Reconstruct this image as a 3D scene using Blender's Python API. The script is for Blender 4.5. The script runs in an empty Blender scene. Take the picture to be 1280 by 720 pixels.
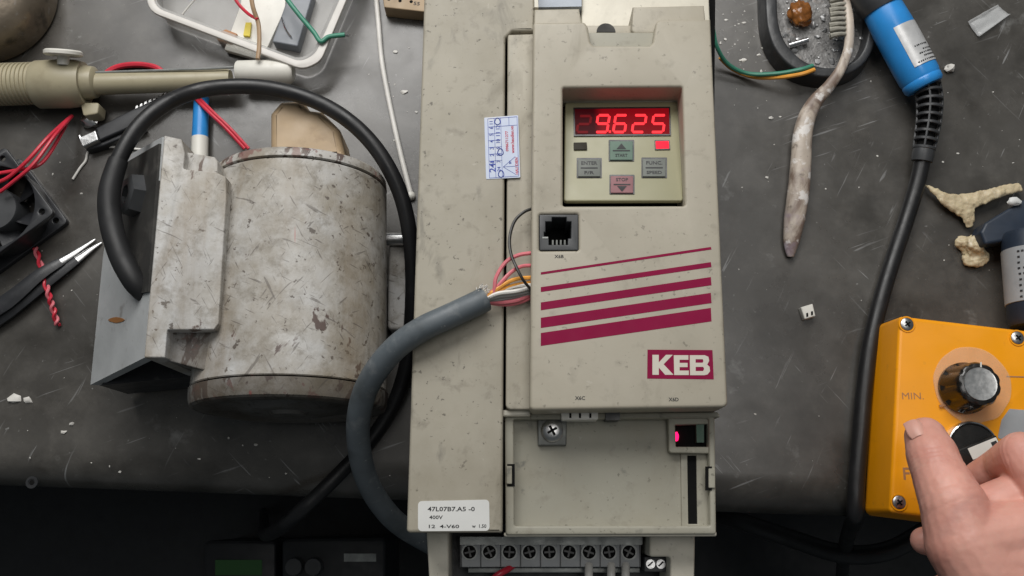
import bpy, bmesh, math, random
from mathutils import Vector, Matrix, noise
from mathutils.geometry import tessellate_polygon
S = bpy.context.scene
COL = S.collection
R = math.radians
random.seed(7)

# ------------------------------------------------------------------ camera, world, lamps, exposure
CAM_H, TILT, FPX = 0.65, R(13.0), 1200.0
cd = bpy.data.cameras.new('camera'); cam = bpy.data.objects.new('camera', cd); COL.objects.link(cam)
cam.location = (0, 0, CAM_H); cam.rotation_euler = (TILT, 0, 0)
cd.sensor_width = 36; cd.lens = FPX/1280*36; cd.clip_start = 0.01; cd.clip_end = 50
S.camera = cam
W = bpy.data.worlds.new('World'); S.world = W; W.use_nodes = True
bg = W.node_tree.nodes['Background']; bg.inputs[0].default_value = (0.86, 0.95, 1.0, 1); bg.inputs[1].default_value = 0.095

def area(name, loc, target, sx, sy, power, col):
    l = bpy.data.lights.new(name, 'AREA'); l.shape = 'RECTANGLE'; l.size = sx; l.size_y = sy
    l.energy = power; l.color = col
    o = bpy.data.objects.new(name, l); COL.objects.link(o); o.location = loc
    o.rotation_euler = (Vector(target)-Vector(loc)).to_track_quat('-Z', 'Y').to_euler()
    return o
area('window_light', (-0.18, 1.02, 1.05), (0, 0.22, 0), 1.1, 0.75, 18.5, (1.0, 0.985, 0.96))
area('overhead_fill', (0.20, 0.35, 2.0), (0, 0.2, 0), 1.0, 0.5, 6, (1.0, 0.97, 0.93))  # added fill from above; no lamp is seen there
S.view_settings.view_transform = 'Standard'; S.view_settings.look = 'None'
S.view_settings.exposure = 0.0; S.view_settings.gamma = 1.0

# ------------------------------------------------------------------ geometry helpers
CT, ST = math.cos(TILT), math.sin(TILT)
def P(px, py, z=0.0):
    """the place at height z that the photograph shows at pixel (px, py)"""
    x = (px-640)/FPX; y = -(py-360)/FPX
    d = Vector((x, y*CT+ST, y*ST-CT)); k = (z-CAM_H)/d.z
    return Vector((d.x*k, d.y*k, z))
def pts(l, z=0.0):
    return [P(p[0], p[1], p[2] if len(p) > 2 else z) for p in l]

def area2(l): return sum(l[i].x*l[(i+1) % len(l)].y-l[(i+1) % len(l)].x*l[i].y for i in range(len(l)))/2
def fillet(l, r, n=4):
    out = []; N = len(l)
    for i in range(N):
        p = l[i].to_2d(); a = l[i-1].to_2d(); b = l[(i+1) % N].to_2d()
        u = (a-p); v = (b-p); lu, lv = u.length, v.length; u /= lu; v /= lv
        ang = math.acos(max(-1, min(1, u.dot(v))))
        rr = r[i] if isinstance(r, (list, tuple)) else r
        if rr <= 0 or ang > R(172): out.append(p); continue
        d = min(rr/math.tan(ang/2), 0.45*lu, 0.45*lv); rr = d*math.tan(ang/2)
        c = p+(u+v).normalized()*(rr/math.sin(ang/2))
        s = p+u*d-c; e = p+v*d-c
        for k in range(n+1):
            t = k/n; w = math.sin
            om = s.angle(e)
            q = (s*w((1-t)*om)+e*w(t*om))/w(om) if om > 1e-4 else s
            out.append(c+q)
    return out
def offset(l, d):
    N = len(l); out = []
    for i in range(N):
        a, p, b = l[i-1], l[i], l[(i+1) % N]
        e1 = (p-a); e2 = (b-p)
        if e1.length < 1e-9: e1 = e2
        if e2.length < 1e-9: e2 = e1
        n1 = Vector((-e1.y, e1.x)).normalized(); n2 = Vector((-e2.y, e2.x)).normalized()
        m = n1+n2
        if m.length < 1e-6: out.append(p+n1*d); continue
        m.normalize(); out.append(p+m*(d/max(0.35, m.dot(n1))))
    return out

class MB:
    def __init__(s): s.v = []; s.f = []
    def add(s, vs, fs):
        b = len(s.v); s.v += [Vector(v) for v in vs]; s.f += [[i+b for i in f] for f in fs]; return s
    def plate(s, outer, z1, z0, holes=(), r=0.0, bevel=0.0, hr=0.0, draft=0.0, zf=None, world=False, n=3, bottom=True):
        loops = []
        for k, l in enumerate([outer]+list(holes)):
            w = [Vector(p) for p in l] if world else [P(p[0], p[1], z1) for p in l]
            w = [p.to_2d().to_3d() for p in w]
            A = area2(w)
            if (A < 0) == (k == 0): w.reverse()
            w = fillet(w, r if k == 0 else hr) if (r if k == 0 else hr) else [p.to_2d() for p in w]
            loops.append(w)
        F = (lambda x, y: 0.0) if zf is None else zf
        prof = [(-draft, z0)]
        if bevel > 0: prof += [(bevel*(1-math.cos(t)), z1-bevel+bevel*math.sin(t)) for t in [k/n*math.pi/2 for k in range(n+1)]]
        else: prof += [(0, z1)]
        rings = []
        for (o, z) in prof:
            rings.append([[Vector((q.x, q.y, z+F(q.x, q.y))) for q in (offset(l, o) if abs(o) > 1e-9 else l)] for l in loops])
        b = len(s.v); idx = []
        for rg in rings:
            row = []
            for l in rg:
                row.append(list(range(len(s.v), len(s.v)+len(l)))); s.v += l
            idx.append(row)
        for a in range(len(rings)-1):
            for k in range(len(loops)):
                A_, B_ = idx[a][k], idx[a+1][k]; N = len(A_)
                for i in range(N): s.f.append([A_[i], A_[(i+1) % N], B_[(i+1) % N], B_[i]])
        for row, rg, flip in ((idx[-1], rings[-1], False), (idx[0], rings[0], True)):
            if flip and not bottom: continue
            flat = [i for l in row for i in l]
            if len(loops) == 1 and len(flat) <= 4: tris = [list(range(len(flat)))]
            else: tris = tessellate_polygon([[Vector((v.x, v.y, 0)) for v in l] for l in rg])
            for t in tris:
                t = [flat[i] for i in t]
                nz = (s.v[t[1]]-s.v[t[0]]).cross(s.v[t[2]]-s.v[t[0]]).z
                if (nz < 0) != flip: t.reverse()
                s.f.append(t)
        return s
    def tube(s, path, rad, seg=12, sub=6, caps=True, flat=None, smooth=True):
        path = [Vector(p) for p in path]
        rad = list(rad) if isinstance(rad, (list, tuple)) else [rad]*len(path)
        if smooth and len(path) > 2: path, rad = cr(path, rad, sub)
        T = [(path[min(i+1, len(path)-1)]-path[max(i-1, 0)]).normalized() for i in range(len(path))]
        up = Vector((0, 0, 1)) if abs(T[0].z) < 0.9 else Vector((0, 1, 0))
        nrm = (up-T[0]*up.dot(T[0])).normalized(); b = len(s.v)
        for i, p in enumerate(path):
            nrm = (nrm-T[i]*nrm.dot(T[i])).normalized()
            if flat: 
                u2 = Vector((0, 0, 1)); nn = (u2-T[i]*u2.dot(T[i])).normalized()
            else: nn = nrm
            bi = T[i].cross(nn)
            for k in range(seg):
                a = 2*math.pi*k/seg
                s.v.append(p+nn*(rad[i]*math.cos(a)*(flat or 1))+bi*(rad[i]*math.sin(a)))
        for i in range(len(path)-1):
            for k in range(seg):
                a = b+i*seg+k; c = b+i*seg+(k+1) % seg
                s.f.append([a, c, c+seg, a+seg])
        if caps:
            s.f.append([b+k for k in reversed(range(seg))])
            e = b+(len(path)-1)*seg; s.f.append([e+k for k in range(seg)])
        return s
    def lathe(s, org, axis, prof, seg=48, ref=None, a0=0.0, a1=2*math.pi):
        """prof: (distance along the axis, radius)"""
        org = Vector(org); ax = Vector(axis).normalized()
        ref = Vector(ref) if ref else (Vector((0, 0, 1)) if abs(ax.z) < 0.9 else Vector((1, 0, 0)))
        u = (ref-ax*ref.dot(ax)).normalized(); w = ax.cross(u); b = len(s.v)
        full = abs(a1-a0-2*math.pi) < 1e-6; n = seg if full else seg+1
        for (d, r) in prof:
            for k in range(n):
                a = a0+(a1-a0)*k/seg
                s.v.append(org+ax*d+(u*math.cos(a)+w*math.sin(a))*max(r, 1e-6))
        for i in range(len(prof)-1):
            for k in range(seg):
                p = b+i*n+k; q = b+i*n+(k+1) % n
                s.f.append([p, q, q+n, p+n])
        return s
    def box(s, c, sx, sy, sz, rot=0.0):
        c = Vector(c); m = Matrix.Rotation(rot, 3, 'Z')
        vs = [c+m @ Vector((x*sx/2, y*sy/2, z*sz/2)) for z in (-1, 1) for x, y in ((-1, -1), (1, -1), (1, 1), (-1, 1))]
        return s.add(vs, [[3, 2, 1, 0], [4, 5, 6, 7], [0, 1, 5, 4], [1, 2, 6, 5], [2, 3, 7, 6], [3, 0, 4, 7]])
    def blob(s, c, r, sq=(1, 1, 1), amp=0.25, freq=1.3, sub=2, seed=0):
        bm = bmesh.new(); bmesh.ops.create_icosphere(bm, subdivisions=sub, radius=1)
        vs = []
        for v in bm.verts:
            k = 1+amp*noise.noise(v.co*freq+Vector((seed*3.1, seed*1.7, 0)))*2
            vs.append(Vector(c)+Vector((v.co.x*sq[0], v.co.y*sq[1], v.co.z*sq[2]))*(r*k))
        s.add(vs, [[v.index for v in f.verts] for f in bm.faces]); bm.free(); return s
def cr(p, r, sub):
    P_, R_ = [], []; n = len(p)
    for i in range(n-1):
        a, b, c, d = p[max(i-1, 0)], p[i], p[i+1], p[min(i+2, n-1)]
        for k in range(sub):
            t = k/sub
            P_.append(0.5*((2*b)+(c-a)*t+(2*a-5*b+4*c-d)*t*t+(3*b-a-3*c+d)*t**3)); R_.append(r[i]*(1-t)+r[i+1]*t)
    P_.append(p[-1]); R_.append(r[-1]); return P_, R_

def mesh_of(name, mb, m, org=Vector((0, 0, 0)), ang=38):
    me = bpy.data.meshes.new(name)
    me.from_pydata([v-org for v in mb.v], [], mb.f); me.validate(); me.update()
    bm = bmesh.new(); bm.from_mesh(me); bmesh.ops.recalc_face_normals(bm, faces=bm.faces); bm.to_mesh(me); bm.free()
    me.polygons.foreach_set('use_smooth', [True]*len(me.polygons)); me.set_sharp_from_angle(angle=R(ang))
    me.materials.append(m); return me
def origin_of(o):
    v = Vector((0, 0, 0))
    while o: v += o.location; o = o.parent
    return v
def part(name, mb, m, parent, label=None, ang=38, kind=None):
    o = bpy.data.objects.new(name, mesh_of(name, mb, m, origin_of(parent), ang)); COL.objects.link(o); o.parent = parent
    if label: o['label'] = label
    if kind: o['kind'] = kind
    return o
def copy_part(src, parent, shift):
    o = src.copy(); COL.objects.link(o); o.parent = parent; o.location = src.location+Vector(shift); return o
def tag(o, label, cat, group=None, kind=None):
    o['label'] = label; o['category'] = cat
    if group: o['group'] = group
    if kind: o['kind'] = kind
    return o
def thing(name, label, cat, loc, group=None):
    o = bpy.data.objects.new(name, None); COL.objects.link(o); o.location = loc; o.empty_display_size = .01
    return tag(o, label, cat, group)
def single(name, mb, m, label, cat, group=None, ang=38):
    xs = [v.x for v in mb.v]; ys = [v.y for v in mb.v]; zs = [v.z for v in mb.v]
    L = Vector(((min(xs)+max(xs))/2, (min(ys)+max(ys))/2, min(zs)))
    o = bpy.data.objects.new(name, mesh_of(name, mb, m, L, ang)); COL.objects.link(o); o.location = L
    return tag(o, label, cat, group)
def struct(name, mb, m, kind='structure'):
    o = bpy.data.objects.new(name, mesh_of(name, mb, m)); COL.objects.link(o); o['kind'] = kind; return o
def text(name, body, m, parent, c, width, height, zrot=0.0, bold=0.0, z=None, thick=.00012, shear=0):
    """raised print: letters centred on c, fitted to width x height (m)"""
    cu = bpy.data.curves.new(name, 'FONT'); cu.body = body; cu.extrude = 0.02; cu.offset = bold; cu.resolution_u = 2; cu.shear = shear
    t = bpy.data.objects.new(name+'_t', cu); COL.objects.link(t)
    dg = bpy.context.evaluated_depsgraph_get(); dg.update()
    me = bpy.data.meshes.new_from_object(t.evaluated_get(dg)); bpy.data.objects.remove(t); bpy.data.curves.remove(cu)
    xs = [v.co.x for v in me.vertices]; ys = [v.co.y for v in me.vertices]
    x0, x1, y0, y1 = min(xs), max(xs), min(ys), max(ys)
    rot = Matrix.Rotation(zrot, 3, 'Z'); c = Vector(c); mb = MB()
    mb.add([c+rot @ Vector(((v.co.x-(x0+x1)/2)/(x1-x0)*width, (v.co.y-(y0+y1)/2)/(y1-y0)*height, thick if v.co.z > 0 else 0)) for v in me.vertices],
           [list(p.vertices) for p in me.polygons])
    bpy.data.meshes.remove(me)
    return part(name, mb, m, parent)

# ------------------------------------------------------------------ materials
def newmat(name):
    m = bpy.data.materials.new(name); m.use_nodes = True; nt = m.node_tree
    return m, nt, nt.nodes['Principled BSDF']
class NT:
    def __init__(s, nt):
        s.nt = nt; s.tc = nt.nodes.new('ShaderNodeTexCoord').outputs['Object']
    def n(s, t, **k):
        x = s.nt.nodes.new(t)
        for a, b in k.items(): setattr(x, a, b)
        return x
    def l(s, a, b): s.nt.links.new(a, b)
    def noise(s, scale, detail=4, rough=.55, stretch=None, seed=0):
        mp = s.n('ShaderNodeMapping'); s.l(s.tc, mp.inputs[0]); mp.inputs[1].default_value = (seed*.37, seed*.21, seed*.11)
        if stretch and len(stretch) > 3: mp.inputs[2].default_value = (.2*stretch[3], .3*stretch[3], stretch[3])
        if stretch:
            m2 = s.n('ShaderNodeMapping'); s.l(mp.outputs[0], m2.inputs[0]); m2.inputs[3].default_value = stretch[:3]; mp = m2
        t = s.n('ShaderNodeTexNoise'); t.inputs['Distortion'].default_value = .5 if stretch else .15; t.inputs['Scale'].default_value = scale; t.inputs['Detail'].default_value = detail; t.inputs['Roughness'].default_value = rough
        s.l(mp.outputs[0], t.inputs['Vector']); return t.outputs[0]
    def ramp(s, src, a, b, va=0.0, vb=1.0):
        r = s.n('ShaderNodeMapRange'); s.l(src, r.inputs[0])
        r.inputs[1].default_value = a; r.inputs[2].default_value = b; r.inputs[3].default_value = va; r.inputs[4].default_value = vb
        return r.outputs[0]
    def mul(s, a, b, op='MULTIPLY'):
        m = s.n('ShaderNodeMath', operation=op)
        for i, x in enumerate((a, b)):
            if isinstance(x, (int, float)): m.inputs[i].default_value = x
            else: s.l(x, m.inputs[i])
        return m.outputs[0]
    def mix(s, fac, a, b):
        m = s.n('ShaderNodeMix', data_type='RGBA')
        if isinstance(fac, (int, float)): m.inputs[0].default_value = fac
        else: s.l(fac, m.inputs[0])
        for i, x in ((6, a), (7, b)):
            if isinstance(x, tuple): m.inputs[i].default_value = (*x[:3], 1)
            else: s.l(x, m.inputs[i])
        return m.outputs[2]
    def bump(s, h, bsdf, strength=.3, dist=.0005):
        b = s.n('ShaderNodeBump'); b.inputs['Strength'].default_value = strength; b.inputs['Distance'].default_value = dist
        s.l(h, b.inputs['Height']); s.l(b.outputs[0], bsdf.inputs['Normal'])
def mat(name, col, rough=.5, metal=0.0, var=.12, vscale=60, marks=(), bump=(), rvar=.08, coat=0, alpha=None, trans=0, sss=0, spec=None):
    """marks: (colour, scale, low, high, strength, stretch|None): soft-edged dirt or wear over the base colour"""
    m, nt, b = newmat(name); N = NT(nt)
    c = N.mix(N.ramp(N.noise(vscale), .3, .7), tuple(x*(1-var) for x in col), tuple(min(1, x*(1+var)) for x in col))
    for i, (mc, sc, lo, hi, st, stretch) in enumerate(marks):
        c = N.mix(N.mul(N.ramp(N.noise(sc, 6, .6, stretch, seed=i+1), lo, hi), st), c, mc)
    N.l(c, b.inputs['Base Color'])
    N.l(N.ramp(N.noise(vscale*1.7, seed=9), .3, .7, max(.02, rough-rvar), min(1, rough+rvar)), b.inputs['Roughness'])
    b.inputs['Metallic'].default_value = metal
    if bump: N.bump(N.noise(bump[0], 5), b, bump[1], bump[2] if len(bump) > 2 else .0004)
    if coat: b.inputs['Coat Weight'].default_value = coat; b.inputs['Coat Roughness'].default_value = .12
    if alpha is not None: b.inputs['Alpha'].default_value = alpha
    if trans: b.inputs['Transmission Weight'].default_value = trans
    if spec is not None: b.inputs['Specular IOR Level'].default_value = spec
    if sss: b.inputs['Subsurface Weight'].default_value = sss; b.inputs['Subsurface Radius'].default_value = (.006, .0025, .0015); b.inputs['Subsurface Scale'].default_value = 1
    return m
def emis(name, col, e, strength, rough=.65):
    m, nt, b = newmat(name); b.inputs['Base Color'].default_value = (*col, 1); b.inputs['Roughness'].default_value = rough
    b.inputs['Specular IOR Level'].default_value = .12; b.inputs['Emission Color'].default_value = (*e, 1); b.inputs['Emission Strength'].default_value = strength; return m

def table_mat():
    m, nt, b = newmat('worn_black_laminate'); N = NT(nt)
    c = N.mix(N.ramp(N.noise(9, 6, .65), .3, .7), (.048, .044, .039), (.088, .082, .073))
    c = N.mix(N.mul(N.ramp(N.noise(38, 7, .7, seed=2), .48, .74), .42), c, (.15, .14, .125))
    c = N.mix(N.mul(N.ramp(N.noise(26, 6, .65, seed=5), .64, .74), .5), c, (.34, .34, .33))
    c = N.mix(N.mul(N.ramp(N.noise(260, 3, .6, seed=3), .69, .77), .5), c, (.36, .36, .35))
    for st, sc, sd, s2 in (((1, 16, 1, .9), 28, 4, 6), ((16, 1, 1, .5), 24, 7, 8), ((1, 20, 1, -.35), 20, 17, 18)):
        c = N.mix(N.mul(N.mul(N.ramp(N.noise(sc, 3, .5, st, seed=sd), .67, .72), N.ramp(N.noise(8, 2, seed=s2), .48, .6)), .6), c, (.34, .34, .34))
    c = N.mix(N.mul(N.ramp(N.noise(14, 5, .6, seed=12), .50, .66), .75), c, (.026, .023, .019))
    N.l(c, b.inputs['Base Color'])
    N.l(N.ramp(N.noise(16, 6, .65, seed=10), .3, .7, .20, .44), b.inputs['Roughness'])
    b.inputs['Specular IOR Level'].default_value = .75
    N.bump(N.noise(420, 4), b, .07, .0003); return m
def motor_mat(name, grime, dark, chip=.65):
    m, nt, b = newmat(name); N = NT(nt)
    c = N.mix(N.ramp(N.noise(16, 5, .6), .35, .65), (.37, .335, .28), (.53, .53, .525))
    c = N.mix(N.mul(N.ramp(N.noise(24, 7, .7, seed=1), .47, .66), grime), c, (.20, .165, .115))
    c = N.mix(N.mul(N.ramp(N.noise(85, 7, .7, seed=7), .50, .68), grime), c, (.15, .125, .09))
    c = N.mix(N.mul(N.ramp(N.noise(11, 6, .65, seed=21), .54, .66), grime*.9), c, (.24, .20, .13))
    c = N.mix(N.mul(N.ramp(N.noise(75, 5, .6, (1, .45, 1, .3), seed=2), chip, chip+.025), .9), c, (.085, .05, .042))
    c = N.mix(N.mul(N.ramp(N.noise(48, 5, .65, seed=42), chip+.035, chip+.06), .7), c, (.20, .085, .075))
    c = N.mix(N.mul(N.ramp(N.noise(190, 4, .6, seed=3), .632, .67), .8), c, (.07, .052, .04))
    c = N.mix(N.mul(N.ramp(N.noise(20, 5, .6, (2.2, .35, 1, .05), seed=51), .52, .70), .45), c, (.23, .175, .115))
    c = N.mix(N.mul(N.ramp(N.noise(33, 4, .55, (1, .5, 1, 0), seed=31), .72, .74), .7), c, (.42, .06, .06))
    for k, (st, sd) in enumerate((((10, 1, 1, .6), 4), ((1, 10, 1, .4), 5), ((12, 1, 1, -.5), 14))):
        c = N.mix(N.mul(N.ramp(N.noise(55, 3, .5, st, seed=sd), .66, .70), .6), c, (.09, .075, .065))
    c = N.mix(dark, c, (.045, .038, .033))  # even darkening: puts shade into the colour, on top of the grime
    N.l(c, b.inputs['Base Color'])
    N.l(N.ramp(N.noise(50, 5, seed=6), .3, .7, .36, .66), b.inputs['Roughness'])
    N.bump(N.mul(N.noise(75, 5, .6, (1, .45, 1, .3), seed=2), N.mul(N.noise(180, 4), .4), 'ADD'), b, .45, .0012); return m
def screen_mat(cx, half):
    """red filter glass of the lit readout: the lamps behind the digits light the filter"""
    m, nt, b = newmat('lit_red_filter'); N = NT(nt)
    sx = N.n('ShaderNodeSeparateXYZ'); N.l(N.tc, sx.inputs[0])
    g = N.ramp(sx.outputs[0], cx-half*.60, cx-half*.42)
    b.inputs['Base Color'].default_value = (.02, .002, .003, 1); b.inputs['Roughness'].default_value = .6; b.inputs['Specular IOR Level'].default_value = .1
    N.l(N.mix(g, (.06, .002, .005), (.42, .003, .010)), b.inputs['Emission Color']); b.inputs['Emission Strength'].default_value = .48
    return m

BEIGE = (.385, .350, .278)
speck = lambda s: [((.075, .066, .052), 300, .640, .68, .8*s, None), ((.17, .15, .115), 110, .57, .74, .6*s, None), ((.26, .23, .17), 22, .48, .74, .65*s, None), ((.16, .14, .10), 45, .60, .76, .6*s, (1, .3, 1, .2)), ((.52, .49, .42), 150, .66, .74, .5*s, None)]
M = dict(
    table=table_mat(), motor=motor_mat('chipped_grey_paint', .62, 0.0), motor_rim=motor_mat('worn_rim_paint', .75, .05, .53), motor_dirty_shaded=motor_mat('grimy_chipped_shaded', .95, .58, .54), motor_face=motor_mat('shaded_black_casting', .95, .82),
    beige=mat('aged_beige_plastic', BEIGE, .48, var=.05, vscale=14, marks=speck(.6), bump=(900, .12, .0002)),
    beige_dirty=mat('dirty_beige_plastic', (.36, .33, .265), .55, var=.09, vscale=12, marks=speck(1.0)+[((.13, .12, .10), 60, .60, .72, .6, (1, .35, 1))], bump=(700, .18, .0002)),
    beige_tray=mat('stained_beige_plastic', (.33, .315, .255), .55, var=.06, vscale=20, marks=speck(.7)+[((.10, .10, .09), 75, .63, .72, .7, None)], bump=(700, .15, .0002)),
    pale=mat('pale_beige_plastic', (.66, .62, .52), .45, var=.05, vscale=25, marks=speck(.35)),
    panel=mat('olive_beige_membrane', (.30, .285, .175), .42, var=.04, vscale=25),
    dark_gap=mat('dark_interior_plastic', (.007, .007, .007), .8, spec=.1),
    socket=mat('charcoal_plastic', (.045, .047, .05), .45),
    black=mat('black_rubber', (.012, .012, .013), .42, var=.2, marks=[((.05, .05, .05), 140, .62, .75, .4, None)], bump=(500, .1)),
    sleeve=mat('matt_black_sleeve', (.016, .016, .017), .5, var=.2),
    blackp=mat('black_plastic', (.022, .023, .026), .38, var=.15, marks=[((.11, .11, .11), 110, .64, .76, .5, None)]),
    grey_cable=mat('slate_grey_jacket', (.095, .112, .125), .5, var=.1, marks=[((.22, .23, .235), 90, .56, .72, .55, None), ((.04, .045, .045), 40, .54, .72, .6, None), ((.42, .42, .40), 240, .67, .73, .6, None)], bump=(500, .12)),
    magenta=mat('magenta_print', (.23, .005, .045), .65, var=.06, marks=[((.36, .20, .20), 300, .71, .75, .4, None)], spec=.15),
    cream_print=mat('cream_print', (.58, .54, .46), .45, var=.04),
    ink=mat('black_ink', (.02, .02, .022), .6), blue_ink=mat('blue_pen_ink', (.03, .06, .33), .6), red_ink=mat('red_ink', (.5, .02, .05), .6),
    paper=mat('white_label', (.66, .66, .64), .5, var=.04, marks=[((.45, .44, .40), 60, .58, .75, .4, None)]),
    sticker=mat('pale_blue_sticker', (.50, .56, .70), .4, var=.05, marks=[((.70, .68, .60), 90, .5, .7, .5, None)]),
    steel=mat('worn_steel', (.55, .55, .55), .32, 1.0, var=.15, vscale=120, bump=(400, .1)),
    zinc=mat('dull_zinc', (.30, .31, .30), .5, .7, var=.2, vscale=100),
    slate=mat('slate_plastic', (.20, .215, .24), .4, var=.1),
    dark_patch=mat('mottled_dark_patch', (.028, .027, .025), .7, var=.3, marks=[((.10, .095, .085), 60, .52, .7, .6, None)]), zinc_dull=mat('tarnished_plate', (.15, .155, .145), .5, .3, var=.2, vscale=100), zinc_dark=mat('dark_screw_slot', (.10, .10, .10), .5, .5),
    chrome=mat('bright_metal', (.75, .75, .76), .2, 1.0),
    brushed=mat('brushed_aluminium', (.72, .72, .71), .34, .9, var=.1, vscale=200),
    grey_btn=mat('grey_button', (.17, .18, .165), .55, spec=.2), green_btn=mat('pale_green_button', (.14, .205, .165), .55, spec=.2), red_btn=mat('pale_red_button', (.30, .15, .16), .55, spec=.2),
    pink=mat('pink_wire', (.66, .17, .20), .4), red=mat('red_wire', (.58, .03, .055), .35), orange=mat('orange_wire', (.80, .36, .06), .4),
    white_w=mat('white_wire', (.70, .68, .64), .4), green=mat('green_wire', (.05, .24, .16), .4), brown=mat('brown_wire', (.36, .24, .14), .45),
    black_w=mat('black_wire', (.02, .018, .016), .4), grey_w=mat('grey_wire', (.30, .30, .29), .4),
    cream=mat('aged_cream_plastic', (.37, .33, .225), .4, var=.08, vscale=30, marks=[((.25, .21, .14), 80, .55, .75, .5, None)]),
    white=mat('white_plastic', (.74, .72, .66), .4, var=.05, marks=[((.45, .42, .35), 70, .6, .75, .4, None)]),
    pot=mat('scorched_metal', (.20, .165, .125), .45, .55, var=.25, vscale=25, marks=[((.42, .32, .18), 35, .58, .75, .7, None), ((.35, .34, .33), 120, .62, .74, .5, None), ((.03, .028, .025), 50, .58, .7, .6, None)], bump=(120, .4, .0012)),
    tan=mat('tan_block', (.41, .30, .185), .55, var=.12, vscale=50, marks=[((.25, .17, .10), 70, .58, .75, .6, None)]),
    frost=mat('frosted_plastic', (.56, .55, .53), .35, var=.08, vscale=40, alpha=.42),
    frost_rim=mat('frosted_plastic_rim', (.66, .63, .59), .35, var=.08, vscale=40, alpha=.93),
    bluegrey=mat('bluish_grey_plastic', (.36, .40, .46), .45), 
    blue=mat('blue_plastic', (.03, .26, .66), .33, var=.12, vscale=40, marks=[((.09, .25, .48), 120, .62, .75, .4, None)]),
    foil=mat('silver_label', (.66, .66, .66), .38, .35, var=.12, vscale=90),
    yellow=mat('yellow_enclosure', (.95, .365, .005), .36, var=.05, vscale=30, marks=[((.50, .20, .03), 90, .64, .76, .35, None)], bump=(700, .08, .0002)),
    clear=mat('clear_plastic_disc', (.80, .72, .60), .22, alpha=.17), film=mat('clear_film', (.75, .76, .76), .12, alpha=.42),
    knob=mat('black_knob', (.014, .013, .012), .28, var=.15, coat=.3), 
    brush_h=mat('stained_brush_handle', (.50, .43, .36), .42, var=.15, vscale=70, marks=[((.16, .105, .08), 48, .44, .54, .85, (1, .5, 1, .2)), ((.80, .77, .74), 70, .57, .63, .85, None), ((.08, .06, .05), 160, .62, .7, .6, None), ((.32, .25, .33), 40, .58, .7, .6, None)], bump=(160, .35, .001)),
    bristle=mat('grimy_bristles', (.30, .285, .24), .6, var=.2, vscale=300),
    dish=mat('dark_dish', (.035, .036, .038), .38, var=.3, vscale=60, marks=[((.15, .15, .15), 60, .58, .72, .5, None)], bump=(150, .3, .001)),
    ash=mat('solder_dross', (.20, .195, .19), .5, .2, var=.4, vscale=120, marks=[((.42, .42, .42), 200, .6, .68, .7, None), ((.25, .13, .06), 50, .6, .72, .6, None)], bump=(250, .8, .002)),
    solder=mat('solder_beads', (.50, .50, .50), .35, .7),
    amber=mat('rosin', (.30, .115, .03), .15, var=.6, vscale=160, trans=.3, bump=(90, .4, .002)),
    crumb=mat('pale_crumbs', (.62, .60, .56), .5, var=.2), 
    glue=mat('dried_glue', (.58, .48, .31), .45, var=.15, vscale=80, marks=[((.35, .25, .15), 90, .58, .72, .6, None), ((.80, .76, .66), 60, .55, .7, .6, None)], bump=(160, .6, .0015), sss=.04),
    navy=mat('navy_plastic', (.016, .026, .045), .5, var=.2), tool_label=mat('grey_tool_label', (.34, .35, .36), .5, var=.12, vscale=60),
    skin=mat('skin', (.70, .35, .278), .5, var=.08, vscale=35, marks=[((.50, .185, .145), 40, .48, .70, .55, None), ((.66, .42, .33), 110, .55, .75, .35, None), ((.46, .22, .17), 900, .60, .70, .12, None), ((.42, .24, .22), 26, .60, .72, .3, (1, .25, 1, .8))], bump=(520, .14, .0006), sss=.10),
    nail=mat('nail', (.68, .36, .29), .4, var=.04, sss=.1),
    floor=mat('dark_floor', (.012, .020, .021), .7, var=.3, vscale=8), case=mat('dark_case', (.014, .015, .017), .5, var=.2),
    lcd=emis('dim_green_lcd', (.02, .05, .02), (.03, .08, .03), .12), red_led=emis('red_led', (.5, .01, .02), (1, .02, .05), .95),
    led_pink=emis('status_led', (.6, .01, .1), (1, .01, .12), 2.2), seg=emis('lit_segment', (.1, .01, .01), (1, .03, .04), 1.7), seg_dim=emis('unlit_segment', (.05, .005, .006), (.5, .01, .02), .22),
    dark_led=mat('dark_led', (.04, .036, .028), .6, spec=.1), pcb=mat('green_pcb', (.05, .12, .08), .5), yel=mat('yellow_bit', (.75, .6, .05), .5), rust=mat('orange_brown_bit', (.42, .20, .09), .6), stain=mat('rust_stain', (.30, .13, .04), .6),
    lidp=mat('scuffed_blue_grey_paint', (.44, .455, .46), .42, var=.12, vscale=25, marks=[((.14, .12, .10), 70, .60, .74, .6, None), ((.22, .18, .15), 160, .66, .72, .7, None)], bump=(120, .25, .0008)),
)

# ------------------------------------------------------------------ the bench and what lies under it
ea, eb = P(0, 606), P(920, 640)
ed = (eb-ea).normalized(); en = Vector((-ed.y, ed.x, 0))
A_, B_ = ea-ed*1.1, eb+ed*1.1
C_, D_ = B_+en*1.15, A_+en*1.15
prof = [(0.026*(1-math.cos(t)), -.024+.024*math.sin(t)) for t in [k/10*math.pi/2 for k in range(11)]]
mb = MB(); rows = [(0, -.035)]+prof+[(1.15, 0), (1.15, -.035)]
vs = []
for q in (A_, B_):
    for (o, z) in rows: v = q+en*o; vs.append((v.x, v.y, z))
n = len(rows)
mb.add(vs, [[i, i+1, n+i+1, n+i] for i in range(n-1)]+[[n-1, 0, n, 2*n-1], list(range(n)), list(range(n, 2*n))])
struct('table_surface', mb, M['table'])
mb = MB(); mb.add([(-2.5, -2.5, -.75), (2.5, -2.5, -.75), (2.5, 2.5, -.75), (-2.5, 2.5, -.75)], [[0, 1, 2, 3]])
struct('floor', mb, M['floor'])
mb = MB(); mb.box((0, .23, -.47), 1.9, .95, .02); struct('shelf', mb, M['case'])

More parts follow.
